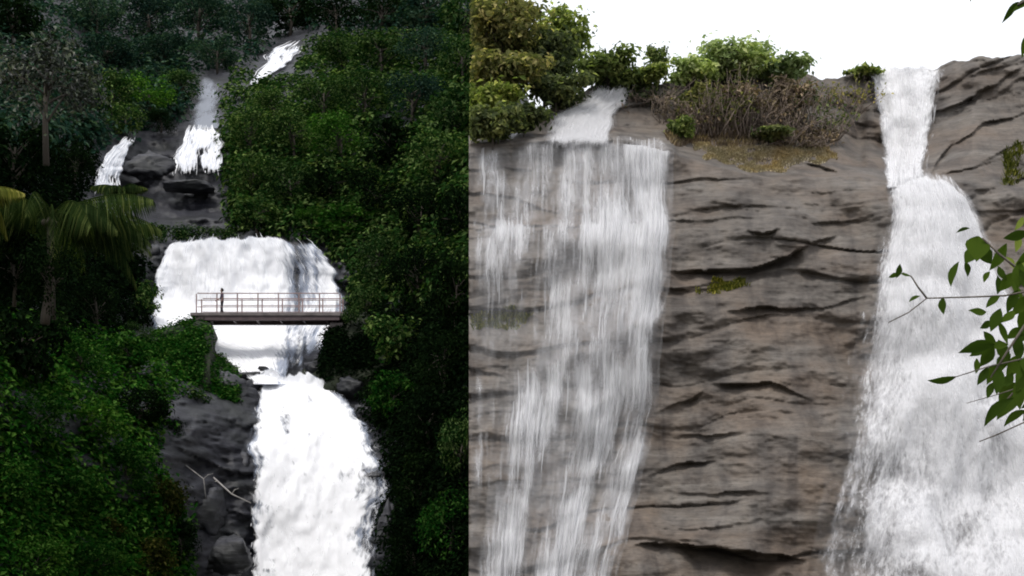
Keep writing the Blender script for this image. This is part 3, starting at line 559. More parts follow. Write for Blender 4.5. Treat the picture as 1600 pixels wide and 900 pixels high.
# ------------------------------------------------------------------ gorge: trees one can tell apart
TREES = [
 (150, 22, 100, 76, 'far', 'dark tree against the top edge beside the silvery tree'), (232, 26, 104, 82, 'far', 'dark bluish tree at the top above the bright shrubs'), (312, 20, 110, 84, 'far', 'dark bluish tree at the top above the misty veil'), (388, 30, 92, 84, 'far', 'blue-green tree just beside and above the topmost cascade'),
 (452, 18, 96, 70, 'black', 'black-green tree overhanging the head of the topmost cascade'), (524, 22, 104, 84, 'black', 'black tree in the deepest shade past the topmost cascade'), (596, 14, 104, 78, 'black', 'black tree at the top in the middle of the dark ridge'), (668, 18, 108, 78, 'far', 'dark tree at the top edge next to the last one by the cliff'), (728, 24, 90, 90, 'mid', 'dark green tree at the top touching the near cliff edge'),
 (168, 84, 96, 66, 'far', 'dull green tree showing just past the silvery tree'), (256, 82, 108, 62, 'far', 'flat dull tree above the bright shrubs'), (340, 84, 96, 56, 'far', 'low dull tree straight above the misty veil'),
 (176, 150, 76, 84, 'mid', 'green shrub tree beside the slanting fall, nearest the silvery tree'), (232, 150, 96, 70, 'bright', 'brightest green shrub above the slanting fall'), (284, 134, 76, 56, 'mid', 'green shrub hard against the misty veil'), (196, 190, 70, 60, 'mid', 'dark shrub overhanging the head of the slanting fall'), (252, 190, 60, 46, 'black', 'small black shrub on the ledge between the two small falls'),
 (530, 80, 90, 66, 'mid', 'tree crown on the crest just past the topmost cascade'), (594, 82, 108, 78, 'mid', 'round tree crown on the middle of the green crest'), (664, 74, 112, 80, 'far', 'pale-tipped tree crown high on the green crest'), (722, 96, 88, 92, 'mid', 'tree crown on the crest beside the near cliff edge'),
 (428, 168, 84, 66, 'mid', 'tree crown directly below the topmost cascade'), (506, 152, 100, 84, 'mid', 'tree crown in the second row past the topmost cascade'), (570, 148, 110, 90, 'mid', 'broad tree crown in the second row of the green slope'), (644, 150, 112, 92, 'far', 'dusky tree crown in the second row near the cliff edge'), (708, 180, 92, 104, 'mid', 'tall tree crown in the second row against the cliff edge'),
 (392, 204, 74, 84, 'mid', 'tree crown beside the top of the small ragged fall'), (458, 208, 104, 92, 'mid', 'tree crown two places past the small ragged fall'), (532, 214, 108, 96, 'bright', 'fresh green tree crown in the heart of the slope'), (606, 226, 112, 104, 'black', 'deep dark tree crown in the hollow of the slope'), (684, 250, 110, 110, 'mid', 'tree crown with pale leaf tips near the cliff edge'),
 (396, 276, 70, 84, 'mid', 'leafy tree overhanging the dark slab beside the small ragged fall'), (452, 286, 104, 88, 'mid', 'dense tree crown above the right shoulder of the white fall'), (520, 288, 104, 80, 'black', 'dark tree crown above the bright shrub'), (594, 306, 108, 98, 'black', 'dark tree crown beyond the bright shrub'), (660, 330, 108, 110, 'black', 'black tree crown low on the slope near the cliff edge'), (718, 338, 80, 120, 'black', 'black tree crown pressed against the cliff edge'),
 (404, 336, 84, 60, 'mid', 'low tree over the lip of the white fall'), (546, 350, 116, 70, 'bright', 'bright green shrub just past the white fall'), (486, 342, 74, 44, 'bright', 'small bright shrub on the shoulder of the white fall'), (590, 408, 96, 110, 'mid', 'dark green tree beside the white fall'), (652, 430, 108, 122, 'black', 'black tree behind the end of the footbridge'), (714, 456, 88, 140, 'black', 'black tree by the cliff edge level with the footbridge'),
 (574, 476, 60, 74, 'mid', 'bushy tree at the far end of the footbridge'), (622, 530, 100, 110, 'mid', 'green-black tree just below the far end of the footbridge'), (694, 566, 104, 130, 'black', 'black tree by the cliff edge below footbridge level'), (562, 548, 76, 76, 'low', 'green bush under the far end of the footbridge'),
 (616, 622, 84, 96, 'low', 'dark green bush above the bend of the rapids'), (672, 660, 108, 124, 'black', 'black bush halfway down beside the rapids'), (722, 700, 84, 150, 'mid', 'tall dark bush against the cliff edge beside the rapids'), (660, 760, 84, 124, 'black', 'black bush beside the widest part of the rapids'), (708, 830, 100, 150, 'low', 'dark green bush low against the cliff edge'), (646, 870, 76, 140, 'black', 'black bush at the foot beside the rapids'),
 (22, 30, 100, 100, 'black', 'black tree in the upper corner behind the silvery tree'), (24, 240, 110, 130, 'black', 'black tree under the silvery tree'), (118, 258, 52, 84, 'black', 'slim black tree between the palm and the slanting fall'), (150, 478, 90, 90, 'black', 'dark tree under the palm fronds'), (36, 540, 120, 160, 'black', 'black tree below the palm at the edge'),
 (126, 560, 96, 84, 'low', 'green bush with pale tips under the palm'), (200, 552, 100, 76, 'low', 'green bush between the palm and the bank'), (268, 556, 92, 66, 'low', 'leafy bush on the bank below the footbridge end'), (332, 574, 60, 50, 'olive', 'olive bush under the bridge abutment'), (210, 520, 56, 44, 'mid', 'small bush at the foot of the white fall'), (232, 470, 34, 70, 'mid', 'narrow bush beside the white fall'),
 (52, 660, 130, 110, 'low', 'round green bush at the edge in the middle of the thicket'), (142, 660, 120, 100, 'bright', 'fresh green bush in the middle of the thicket'), (222, 640, 96, 84, 'black', 'dark bush behind the pale dead branch'), (18, 760, 100, 120, 'low', 'green bush at the edge low in the thicket'), (104, 770, 130, 110, 'low', 'large green bush low in the thicket'), (196, 740, 110, 110, 'low', 'green bush beside the dark rock face'), (252, 790, 70, 110, 'olive', 'yellowish bush against the dark rock face'),
 (56, 880, 130, 100, 'bright', 'bright green bush in the lower corner'), (150, 880, 120, 110, 'low', 'green bush at the bottom of the thicket'), (232, 884, 90, 110, 'olive', 'brownish bush at the bottom beside the dark rock'), (160, 828, 70, 60, 'olive', 'olive-brown bush low in the middle of the thicket'),
]
for px, py, w_, h_, kd, lb in TREES:
    cat = 'bush' if ' bush' in lb else 'shrub' if 'shrub' in lb else 'tree'
    Y = 93. if 'bank below' in lb or 'abutment' in lb else 93.6 if 'under the far end' in lb else None
    tree({'bush': 'bush', 'shrub': 'shrub', 'tree': 'tree'}[cat], lb, cat, px, py, w_, h_, kd, Y)
for a in (('small dark bush burying the far end of the footbridge', 548, 492, 34, 40, 92.), ('small leafy bush at the near end of the footbridge', 290, 512, 44, 26, 92.4), ('dark shrub on the rock face under the bridge bank', 284, 628, 84, 60, 85.), ('black shrub on the rock face above the dead branches', 262, 676, 60, 66, 80.), ('black shrub low on the rock face beside the thicket', 282, 846, 56, 80, 75.5), ('black bush hiding the palm trunk', 84, 440, 110, 160, 57.2), ('black bush beneath the silvery tree beside the palm', 22, 420, 110, 160, 60.)): tree('shrub' if 'shrub' in a[0] else 'bush', a[0], 'shrub' if 'shrub' in a[0] else 'bush', *a[1:5], 'low' if 'leafy' in a[0] else 'mid' if 'dark' in a[0] else 'black', a[5])
tree('tree', 'large dark tree with silvery glinting leaves in the upper corner', 'tree', 72, 130, 170, 190, 'grey', 64., var=0)

# ------------------------------------------------------------------ coconut palms
def frond_mesh(L, droop, seed, n=42):
    rg = np.random.default_rng(seed); s = np.linspace(0, 1, 14)
    pts = [Vector((L * (q - .18 * droop * q * q), 0, L * (.42 * q - droop * q * q * .75))) for q in s]
    mb = MB(); mb.tube(pts, [.045 * (1 - .85 * q) for q in s], 5)
    V = [tuple(v) for v in mb.v]; Fs = list(mb.f)
    for side in (-1, 1):
        for k in range(n):
            q = .14 + .85 * k / n; i = min(int(q * 13), 12); f = q * 13 - i; p = pts[i].lerp(pts[i + 1], f); d = (pts[i + 1] - pts[i]).normalized()
            ll = L * .3 * math.sin(math.pi * min(1, .25 + .72 * q)) ** .8 * rg.uniform(.85, 1.1)
            o = Vector((0, side, 0)) * .5 + d * .4 + Vector((0, 0, -.75 - .25 * rg.random())); o.normalize()
            w_ = d * .045; a = p; m_ = p + o * ll * .5 + Vector((0, 0, .03)); e = p + o * ll + Vector((0, 0, -ll * .3)); b = len(V)
            V += [tuple(a - w_ * .5), tuple(a + w_ * .5), tuple(m_ + w_), tuple(m_ - w_), tuple(e)]
            Fs += [[b, b + 1, b + 2, b + 3], [b + 3, b + 2, b + 4]]
    m = bpy.data.meshes.new('frond'); m.from_pydata(V, [], Fs); return m
def palm(label, px, py, Y, L, n, seed, mat, trunk_h, angs=None):
    c = at(px, py, Y); e = empty('coconut_palm', (c.x, c.y, c.z - trunk_h)); tag(e, label, 'palm tree')
    mb = MB(); k = 12
    mb.tube([Vector((.25 * math.sin(q / k * 2.2), 0, trunk_h * q / k)) for q in range(k + 1)], [.2 * (1 - .35 * q / k) * (1 + .08 * (q % 2)) for q in range(k + 1)], 9)
    ob('trunk', mb.mesh('trunk'), M['bark'], e); rg = np.random.default_rng(seed)
    tip = Vector((.25 * math.sin(2.2), 0, trunk_h))
    ms = [frond_mesh(L, d, seed + i) for i, d in enumerate((.55, .8, 1.05, 1.35))]
    for m in ms: m.materials.append(mat)
    for i in range(n):
        a = angs[i] if angs else (i * 2.4 + rg.uniform(-.2, .2), i % 4)
        o = ob('frond', ms[a[1]], None, e); o.location = tip; o.rotation_euler = (rg.uniform(-.25, .25), rg.uniform(-.15, .1), a[0]); s = rg.uniform(.85, 1.1); o.scale = (s, s, s)
    nb = MB()
    for i in range(5):
        b = bmesh.new(); bmesh.ops.create_icosphere(b, subdivisions=2, radius=.13)
        for v in b.verts: v.co.z *= 1.2
        m = bpy.data.meshes.new('coconut'); b.to_mesh(m); b.free(); o = ob('coconut', m, M['bark'], e); o.location = tip + Vector((.22 * math.cos(i * 1.26), .22 * math.sin(i * 1.26), -.25))
    return e
palm('coconut palm with drooping olive fronds in front of the slanting fall', 70, 340, 60., 5.2, 16, 5, M['frond'], 4.5,
     [(0., 1), (.35, 2), (-.45, 2), (.1, 3), (-.9, 1), (.9, 1), (1.5, 2), (2.2, 1), (2.9, 2), (3.5, 3), (-1.5, 2), (-2.1, 1), (-2.7, 2), (.6, 0), (-.25, 0), (-1.2, 3)])
palm('palm with yellowing fronds poking in at the far edge', -58, 300, 56., 2.3, 10, 9, M['frond_pale'], 9.)
palm('small grey-green palm whose crown half covers the slanting fall', 186, 296, 100., 2.2, 11, 15, M['frond'], 4.)

# ------------------------------------------------------------------ gorge: boulders, dead branch
def boulder(label, px, py, wpx, hpx, Y, seed, mat='boulder'):
    b = bmesh.new(); bmesh.ops.create_icosphere(b, subdivisions=4, radius=1); rg = np.random.default_rng(seed)
    V = np.array([v.co[:] for v in b.verts]); r = 1 + .34 * fbm(V[:, 0] * 1.3 + seed, V[:, 1] * 1.3, V[:, 2] * 2.2, 5, seed, .58)
    for _ in range(14):
        d = rg.normal(0, 1, 3); d /= np.linalg.norm(d); h = rg.uniform(.62, .85); k = V @ d; r = np.where(k * r > h, np.minimum(r, h / np.maximum(k, .05)), r)
    r = r + .07 * fbm(V[:, 0] * 5, V[:, 1] * 5, V[:, 2] * 9 + seed, 3, seed + 5)
    V = V * r[:, None] * np.array([wpx / 2, (wpx + hpx) / 4, hpx / 2]) * Y / F
    for v, c in zip(b.verts, V): v.co = c
    for f in b.faces: f.smooth = True
    m = bpy.data.meshes.new('boulder'); b.to_mesh(m); b.free()
    o = ob('boulder', m, M[mat]); o.location = at(px, py, Y); return tag(o, label, 'boulder', 'boulders in the gorge')
for i, a in enumerate([('flat dark boulder at the foot of the fall below the bridge', 386, 588, 50, 18, 91.5), ('small dark boulder splitting the stream under the bridge', 412, 576, 18, 9, 91.), ('dark boulder on the far bank just under the bridge', 500, 582, 60, 44, 93.), ('dark boulder beside the head of the rapids, on the far bank', 548, 606, 60, 44, 90.5),
    ('sloping dark boulder above the bend of the rapids', 578, 660, 40, 74, 88.), ('big dark boulder beside the head of the rapids, on the near bank', 366, 618, 84, 74, 89.5), ('tilted dark slab boulder above the end of the dead branch', 340, 690, 100, 74, 85.5), ('dark boulder where the dead branch ends', 372, 744, 56, 90, 83.5), ('low dark boulder in the rock face below the dead branch', 322, 800, 80, 80, 80.5), ('rounded dark boulder at the bottom beside the rapids', 356, 868, 76, 76, 78.), ('tall dark boulder at the bottom on the far side of the rapids', 606, 838, 40, 110, 80.),
    ('brownish boulder on the ledge between the two small falls', 236, 262, 70, 50, 118.), ('dark boulder under the small ragged fall', 296, 292, 100, 20, 116.), ('grey boulder beside the shoulder of the white fall', 232, 404, 34, 50, 104.)]):
    boulder(*a, 700 + i)
def branch(label, pts, Y, r):
    P = [at(x, y, Y + d) for x, y, d in pts]; e = empty('fallen_branch', P[0]); tag(e, label, 'branch', 'dead branches on the rock')
    mb = MB(); n = len(P); mb.tube([p - P[0] for p in P], [r * (1 - .6 * i / n) for i in range(n)], 6); ob('stem', mb.mesh('stem'), M['pale_wood'], e)
    for k in range(1, n - 1):
        m2 = MB(); a = P[k] - P[0]; d = Vector((random.uniform(-.3, .5), -.1, random.uniform(-.7, .5))); m2.tube([a, a + d * .6, a + d * 1.1 + Vector((.1, 0, -.1))], [r * .5, r * .35, r * .15], 5); ob('side_twig', m2.mesh('side_twig'), M['pale_wood'], e)
branch('long pale dead branch slanting down the dark rock towards the rapids', [(292, 712, 0), (315, 730, -.3), (340, 752, -.6), (362, 772, -.8), (392, 786, -1)], 81.5, .07)
branch('thinner pale dead branch higher on the dark rock', [(238, 656, 0), (254, 678, -.2), (268, 696, -.3), (284, 722, -.5), (318, 748, -.6), (322, 782, -.6)], 80., .05)

# ------------------------------------------------------------------ footbridge and person
BY = 94.; pxm = BY / F
def wx(px): return (px - 800) / F * BY
def wz(py, Y=BY): return EYE + (HZ - py) / F * Y
x0, x1 = wx(302), wx(540); zt = wz(493.5); br = empty('footbridge', ((x0 + x1) / 2, BY, zt)); tag(br, 'narrow footbridge with brown railings crossing in front of the white fall', 'bridge')
def part(name, boxes, mat, par=br):
    mb = MB()
    for c, d in boxes: mb.box(Vector(c) - br.location, d)
    m = mb.mesh(name, False); o = ob(name, m, M[mat], par)
    bv = o.modifiers.new('b', 'BEVEL'); bv.width = .012; bv.segments = 1; return o
xm, L = (x0 + x1) / 2, x1 - x0; HWD = .85
part('deck', [((xm, BY, zt - .1), (L, 2 * HWD, .2))], 'deck')
for s in (-1, 1): part('beam', [((xm, BY + s * (HWD - .12), zt - .33), (L - .6, .2, .26))], 'steel'); part('deck_edge', [((xm, BY + s * (HWD + .03), zt - .07), (L, .055, .2))], 'deck')
for k in range(6): part('cross_beam', [((x0 + 1.2 + k * (L - 2.4) / 5, BY, zt - .31), (.14, 2 * HWD - .46, .18))], 'steel')
for p in (309, 532): part('abutment', [((wx(p) + (.0), BY + .25, zt - 1.5), (1.1 if p < 400 else 1.3, 1.5, 1.9))], 'deck')
npost = 8; RH = 1.28
for s in (-1, 1):
    y = BY + s * (HWD - .06)
    for k in range(npost): part('post', [((wx(311 + k * 31.8), y, zt + RH / 2), (.075, .075, RH))], 'rail')
    for h in (RH + .03, .86, .42): part('rail', [((xm + .05, y - .001 * s, zt + h), (L - .8, .06, .06 if h > 1 else .045))], 'rail')

def skin_body(name, nodes, edges, mats, zsplit, par, loc):
    m = bpy.data.meshes.new(name); m.from_pydata([n[0] for n in nodes], edges, [])
    o = ob(name, m, None, par); o.location = loc
    sk = o.modifiers.new('s', 'SKIN'); sk.use_smooth_shade = True
    for d, n in zip(m.skin_vertices[0].data, nodes): d.radius = (n[1], n[2]) 
    m.skin_vertices[0].data[0].use_root = True
    o.modifiers.new('d', 'SUBSURF').levels = 2
    dg = bpy.context.evaluated_depsgraph_get(); me = bpy.data.meshes.new_from_object(o.evaluated_get(dg)); o.modifiers.clear(); o.data = me; bpy.data.meshes.remove(m); me.name = name
    me.materials.clear()
    for q in mats: me.materials.append(q)
    for p in me.polygons: p.material_index = zsplit(p.center); p.use_smooth = True
    return o
# facing along the bridge, right arm forward on the rail
nodes = [((0, 0, .93), .13, .15), ((0, 0, 1.1), .11, .14), ((.01, 0, 1.3), .12, .17), ((.0, 0, 1.42), .08, .12), ((.015, 0, 1.48), .055, .055), ((.03, 0, 1.53), .06, .06), ((.035, 0, 1.6), .095, .075), ((.03, 0, 1.68), .08, .07)]
E = [(0, 1), (1, 2), (2, 3), (3, 4), (4, 5), (5, 6), (6, 7)]
def chain(root, pts):
    k = root
    for p in pts: nodes.append(p); E.append((k, len(nodes) - 1)); k = len(nodes) - 1
    return k
for s in (-1, 1):
    chain(0, [((.0, s * .09, .85), .1, .09), ((.03 + .05 * s, s * .1, .48), .065, .065), ((.0 + .1 * s, s * .1, .1), .045, .045), ((.0 + .1 * s, s * .1, .04), .045, .045), ((.13 + .1 * s, s * .11, .03), .035, .04)])
    f = .25 if s < 0 else .03
    wr = chain(3, [((.0, s * .17, 1.39), .06, .06), ((.0 + f * .3, s * .22, 1.13), .045, .045), ((.04 + f, s * .21, .95 + f * .35), .032, .032), ((.06 + f * 1.2, s * .21, .89 + f * .4), .036, .02)])
    b = Vector(nodes[wr][0])
    for k in range(4): chain(wr, [(tuple(b + Vector((.02 * (k - 1.5), 0, -.05))), .009, .009), (tuple(b + Vector((.02 * (k - 1.5) + .008, .01 * s, -.085 + .008 * abs(k - 1.3)))), .008, .008)])
    chain(wr, [(tuple(b + Vector((.045, -.012 * s, -.02))), .01, .01), (tuple(b + Vector((.055, -.015 * s, -.05))), .009, .009)])
def zs(c):
    if c.z < .05 + .02: return 3
    if c.z < .95 and abs(c.y) < .19: return 2
    if c.z > 1.47: return 0
    return 0 if (c.z < 1.14 and abs(c.y) > .17) else 1
pe = empty('person', (wx(348), BY - .2, zt + .004)); tag(pe, 'person with dark hair in dull purple shirt standing on the footbridge', 'person')
skin_body('body', nodes, E, [M['skin'], M['shirt'], M['trousers'], M['hair']], zs, pe, (0, 0, 0))
b = bmesh.new(); bmesh.ops.create_icosphere(b, subdivisions=3, radius=.118)
for v in list(b.verts): v.co.z *= 1.12; v.co += Vector((-.012, 0, 0))
bmesh.ops.delete(b, geom=[v for v in b.verts if v.co.x > .045 and v.co.z < .05 or v.co.z < -.1], context='VERTS')
m = bpy.data.meshes.new('hair'); b.to_mesh(m); b.free(); o = ob('hair', m, M['hair'], pe); o.location = (.025, 0, 1.655)
mb = MB(); mb.tube([(.1, 0, 1.64), (.135, 0, 1.6), (.11, 0, 1.59)], [.012, .018, .01], 6); ob('nose', mb.mesh('nose'), M['skin'], pe)
pe.rotation_euler = (0, 0, R(205))

# ------------------------------------------------------------------ cliff-top plants (trimmed where the cliff turns its corner)
def big_plant(name, label, cat, px, py, wpx, hpx, Y, kind, seed, clumps=22, per=200, leaf=.24, bark='bark', hollow=.15, rad=(.1, .27), limb=True):
    yb = py + .5 * hpx; sk = float(R_SKY(px)); Y = float(R_depth(px, yb)) - .35 if yb > sk + 2 else float(R_depth(px, sk + 2)) + 1 + (Y - 60) * .3
    low = cat != 'tree'; bd = {'tree': 1.25 if wpx > 60 else .8, 'bush': .75, 'shrub': .3}[cat]
    rg = np.random.default_rng(seed); rx, rz = wpx / 2 * Y / F, hpx / 2 * Y / F
    LV, cen = crown_geo(rg, int(clumps * 1.8), per, leaf / max(rx, .01), hollow, rad, top=-.05 if low else .15, jit=.08)
    c = np.array(at(px, py, Y)); sc = np.array([rx, min(rx, 1.8), rz]); mid = LV.mean(1, keepdims=True)
    W = c + mid * sc + (LV - mid) * rx
    ok = ((W[..., 0] / W[..., 1] * F + 800) > SEAM).all(1); W = W[ok]
    base = Vector(c) - Vector((0, 0, rz * bd)); e = empty(name, base); tag(e, label, cat)
    ob('crown', leaf_mesh('crown', W - np.array(base)), M[kind], e)
    mb = MB(); bx = max(0, (SEAM + 6 - 800) / F * Y - c[0])
    limbs(mb, (bx, 0, -.4), (bx, 0, rz * (bd - .15)), [Vector((max(q[0] * sc[0] * .8, bx * 1.05 if bx else -99), q[1] * sc[1], q[2] * sc[2] * .9 + rz * bd)) for q in cen[::2]], max(.03, rz * .045), rg)
    ob('trunk', mb.mesh('trunk'), M[bark], e); return e
BP = [
 ('tree', 'tall olive tree at the near end of the cliff top', 'tree', 782, 40, 170, 150, 66., 'top_olive', 1, 34, 300), ('tree', 'dark green tree between the olive trees on the cliff top', 'tree', 850, 92, 140, 130, 62., 'top_dark', 2, 32, 260), ('tree', 'green tree whose crown meets the white sky beside the cascade', 'tree', 876, 58, 120, 110, 66.5, 'top_green', 3, 28, 240), ('tree', 'olive tree with reddish tips above the curtain fall', 'tree', 786, 112, 150, 90, 60., 'top_olive', 4, 28, 240),
 ('bush', 'yellow-green bush over the head of the cascade', 'bush', 950, 108, 130, 80, 64., 'top_green', 5, 24, 220), ('bush', 'dark bush overhanging the near side of the cascade', 'bush', 868, 138, 120, 70, 58., 'top_dark', 6, 24, 220), ('bush', 'dark green bush low at the near end of the ledge', 'bush', 770, 192, 110, 70, 59., 'top_dark', 7, 26, 240), ('bush', 'green bush between ledge and olive tree', 'bush', 768, 154, 110, 66, 58.5, 'top_green', 8, 22, 220), ('bush', 'small brownish bush just beside the cascade foot', 'bush', 818, 184, 80, 56, 57.5, 'top_dark', 9, 20, 180),
 ('tree', 'slim pale tree standing alone behind the cascade', 'tree', 1028, 98, 42, 70, 68., 'top_green', 10, 14, 120), ('bush', 'little green bush behind the head of the cascade', 'bush', 1000, 120, 100, 46, 66., 'top_green', 11, 16, 140), ('bush', 'soft pale green bush crowning the scrub', 'bush', 1146, 96, 170, 78, 63., 'top_pale', 12, 34, 200), ('bush', 'pale green bush on the far shoulder of the scrub', 'bush', 1222, 108, 96, 50, 62.5, 'top_pale', 13, 18, 160), ('bush', 'pale green bush on the near shoulder of the scrub', 'bush', 1076, 112, 96, 60, 63., 'top_pale', 14, 16, 150),
 ('shrub', 'small fresh green shrub at the foot of the dry scrub', 'shrub', 1068, 200, 56, 44, 57.5, 'top_green', 15, 16, 160), ('shrub', 'low dark green shrub at the edge of the straw patch', 'shrub', 1200, 212, 76, 24, 57., 'top_dark', 16, 16, 120),  ('shrub', 'tiny flat green shrub beside the notch', 'shrub', 1350, 111, 66, 16, 60., 'top_green', 18, 12, 70), 
  ('shrub', 'brown leafless-looking shrub in the middle of the dry scrub', 'shrub', 1150, 158, 110, 60, 60., 'dry_leaf', 21, 24, 120), ('shrub', 'grey-brown shrub at the far side of the dry scrub', 'shrub', 1236, 150, 90, 70, 60., 'dry_leaf', 22, 22, 120), ('shrub', 'olive-brown shrub at the near side of the dry scrub', 'shrub', 1088, 158, 80, 66, 60., 'top_olive', 23, 20, 110),
]
for n, lb, cat, px, py, w_, h_, Y, kd, sd, cl_, per in BP:
    big_plant(n, lb, cat, px, py, w_, h_, Y, kd, 900 + sd, cl_, per, .27 if w_ > 60 else .2)
def scrub(label, px, py, wpx, hpx, Y, seed, n=130, leafn=700):
    Y = float(R_depth(px, py + hpx / 2)) - .25
    rg = np.random.default_rng(seed); b = at(px, py + hpx / 2, Y); e = empty('dry_scrub', b); tag(e, label, 'bush', 'dry scrub on the cliff top')
    mb = MB(); sx, sz = wpx * Y / F, hpx * Y / F; ends = []
    for k in range(n):
        x = rg.uniform(-.5, .5) * sx; a = Vector((x * .9, rg.uniform(-.6, .6), -.15)); tip = Vector((x + rg.normal(0, .55), rg.uniform(-.9, .7), sz * rg.uniform(.2, 1.) ** .8 * (.75 + .45 * float(noise(x * 1.3, seed * 3.3)))))
        m = a.lerp(tip, .55) + Vector(rg.normal(0, .14, 3)); mb.tube([a, m, tip], [.022, .016, .006], 3); ends.append((a, m, tip))
        for q in range(2): d = m.lerp(tip, rg.uniform(.1, .9)); t2 = d + Vector(rg.normal(0, .28, 3)); mb.tube([d, t2], [.011, .004], 3)
    ob('twigs', mb.mesh('twigs'), M['dry_twig'], e)
    i = rg.integers(0, n, leafn); q = rg.uniform(0, 1, leafn); C = np.array([ends[a][1].lerp(ends[a][2], float(t)) for a, t in zip(i, q)]) + rg.normal(0, .12, (leafn, 3))
    ob('leaves', leaf_mesh('leaves', leaves(C, rg.normal(0, 1, (leafn, 3)), .17, rg)), M[('dry_leaf', 'top_olive', 'dry_leaf', 'top_dark')[seed % 4]], e)
for a in (('brown dry scrub under the pale green bush', 1128, 162, 100, 96, 1, 100, 700), ('reddish-brown dry scrub in the middle of the cliff top', 1206, 158, 96, 92, 2, 100, 600), ('dry scrub thinning out towards the notch', 1272, 166, 90, 96, 3, 80, 500), ('sparse dry scrub on the brown rock beside the cascade', 1058, 160, 70, 64, 4, 50, 400),
          ('low dry scrub on the rim right beside the notch', 1318, 142, 70, 50, 5, 50, 260), ('low dry scrub at the very foot of the slope', 1240, 206, 110, 40, 6, 60, 400), ('low dry scrub behind the slim tree', 1014, 142, 60, 34, 7, 40, 260), ('short dry scrub above the fresh green shrub', 1090, 186, 80, 50, 8, 50, 300)): scrub(a[0], a[1], a[2], a[3], a[4], 60., a[5], a[6], a[7])
def grass(label, poly, n, length, mat, seed, name='grass', lean=.4):
    rg = np.random.default_rng(seed); P = np.array(poly, float); px = rg.uniform(P[:, 0].min(), P[:, 0].max(), n * 4); py = rg.uniform(P[:, 1].min(), P[:, 1].max(), n * 4)
    k = inpoly(px + 14 * noise(px * .04, py * .06, 0, 3), py + 9 * noise(px * .05, py * .08, 0, 5), poly) & (px > SEAM + 4) & (noise(px * .07, py * .14, 0, seed) > -.25 + .3 * rg.normal(0, 1, n * 4)); px, py = px[k][:n], py[k][:n]; B = A(px, py, R_depth(px, py) - .02); n = len(B)
    L_ = length * rg.uniform(.5, 1.3, n); d = np.stack([rg.normal(0, lean, n), -.45 + rg.normal(0, lean, n), np.ones(n)], -1); d /= np.linalg.norm(d, axis=1, keepdims=True)
    wv = np.stack([rg.uniform(.5, 1, n), rg.normal(0, .4, n), 0 * L_], -1) * .022
    mid = B + d * L_[:, None] * .55; tip = B + d * L_[:, None] + np.stack([rg.normal(0, .3, n), -.3 + 0 * L_, -.35 + 0 * L_], -1) * L_[:, None] * .6
    V = np.stack([B - wv, B + wv, mid + wv * .8, mid - wv * .8, tip], 1).reshape(-1, 3); b = np.arange(n)[:, None] * 5
    Fc = np.concatenate([b + np.array([0, 1, 2]), b + np.array([0, 2, 3]), b + np.array([3, 2, 4])])
    tag(ob(name, mesh_np(name, V, Fc), M[mat]), label, kind='stuff')
grass('dry straw-coloured grass on the ledge above the bare rock', [(1084, 232), (1110, 226), (1240, 224), (1308, 234), (1308, 252), (1250, 254), (1230, 272), (1180, 274), (1130, 256)], 12000, .11, 'straw', 41)
grass('yellow-green moss tuft on the ledge beside the curtain fall', [(733, 488), (790, 482), (838, 492), (826, 510), (760, 516), (733, 514)], 1500, .2, 'mossy', 42)
grass('small mossy tuft below the big overhang in the rock', [(1088, 446), (1150, 436), (1172, 440), (1140, 460), (1090, 466)], 700, .16, 'mossy', 43)
grass('yellow-green weed hanging on the rock beyond the chute', [(1562, 232), (1584, 226), (1600, 240), (1600, 285), (1574, 290)], 500, .3, 'mossy', 46, lean=.7)
grass('brown weeds under the dry scrub', [(1040, 205), (1300, 205), (1312, 226), (1090, 230), (1050, 226)], 3000, .28, 'dry_leaf', 44)

# ------------------------------------------------------------------ near branch reaching in at the side, each leaf its own part
NY = 7.
def leaf_obj(par, org, px, py, ln, ang, wd, mat, seed, Y=NY):
    """one pointed leaf, centre (px, py), ln long, pointing ang degrees (0 = to the right, 90 = down)"""
    rg = np.random.default_rng(seed); n = 7; s = np.linspace(-.5, .5, n); k = Y / F; L_ = ln * k; W = ln * wd * k
    prof = np.array([.02, .55, .9, 1., .8, .45, .0]); cv = rg.uniform(-.25, .25)
    V = []; 
    for q, p in zip(s, prof):
        x = q * L_; z = cv * L_ * (q * q * 2); y = rg.uniform(-.05, .05) * L_ * q
        V += [(x, -.12 * W * p, z + W * p * .5), (x, .06 * W, z), (x, -.12 * W * p, z - W * p * .5)]
    Fs = []
    for i in range(n - 1):
        for j in range(2): a = i * 3 + j; Fs.append((a, a + 1, a + 4, a + 3))
    m = bpy.data.meshes.new('leaf'); m.from_pydata(V, [], Fs)
    for p in m.polygons: p.use_smooth = True
    o = ob('leaf', m, mat, par); o.location = at(px, py, Y) - org
    o.rotation_euler = (Matrix.Rotation(R(ang), 3, 'Y') @ Matrix.Rotation(rg.uniform(-.7, .7), 3, 'X') @ Matrix.Rotation(rg.uniform(-.45, .45), 3, 'Z')).to_euler()
def stem(par, org, pts, r, Y=NY):
    mb = MB(); P = [at(x, y, Y) - org for x, y in pts]; n = len(P); mb.tube(P, [r * (1 - .65 * i / n) for i in range(n)], 6); ob('stem', mb.mesh('stem'), M['twig'], par)
org = at(1680, 470, NY); nb = empty('leafy_branch', org); tag(nb, 'leafy green branch reaching in front of the wide fall', 'branch')
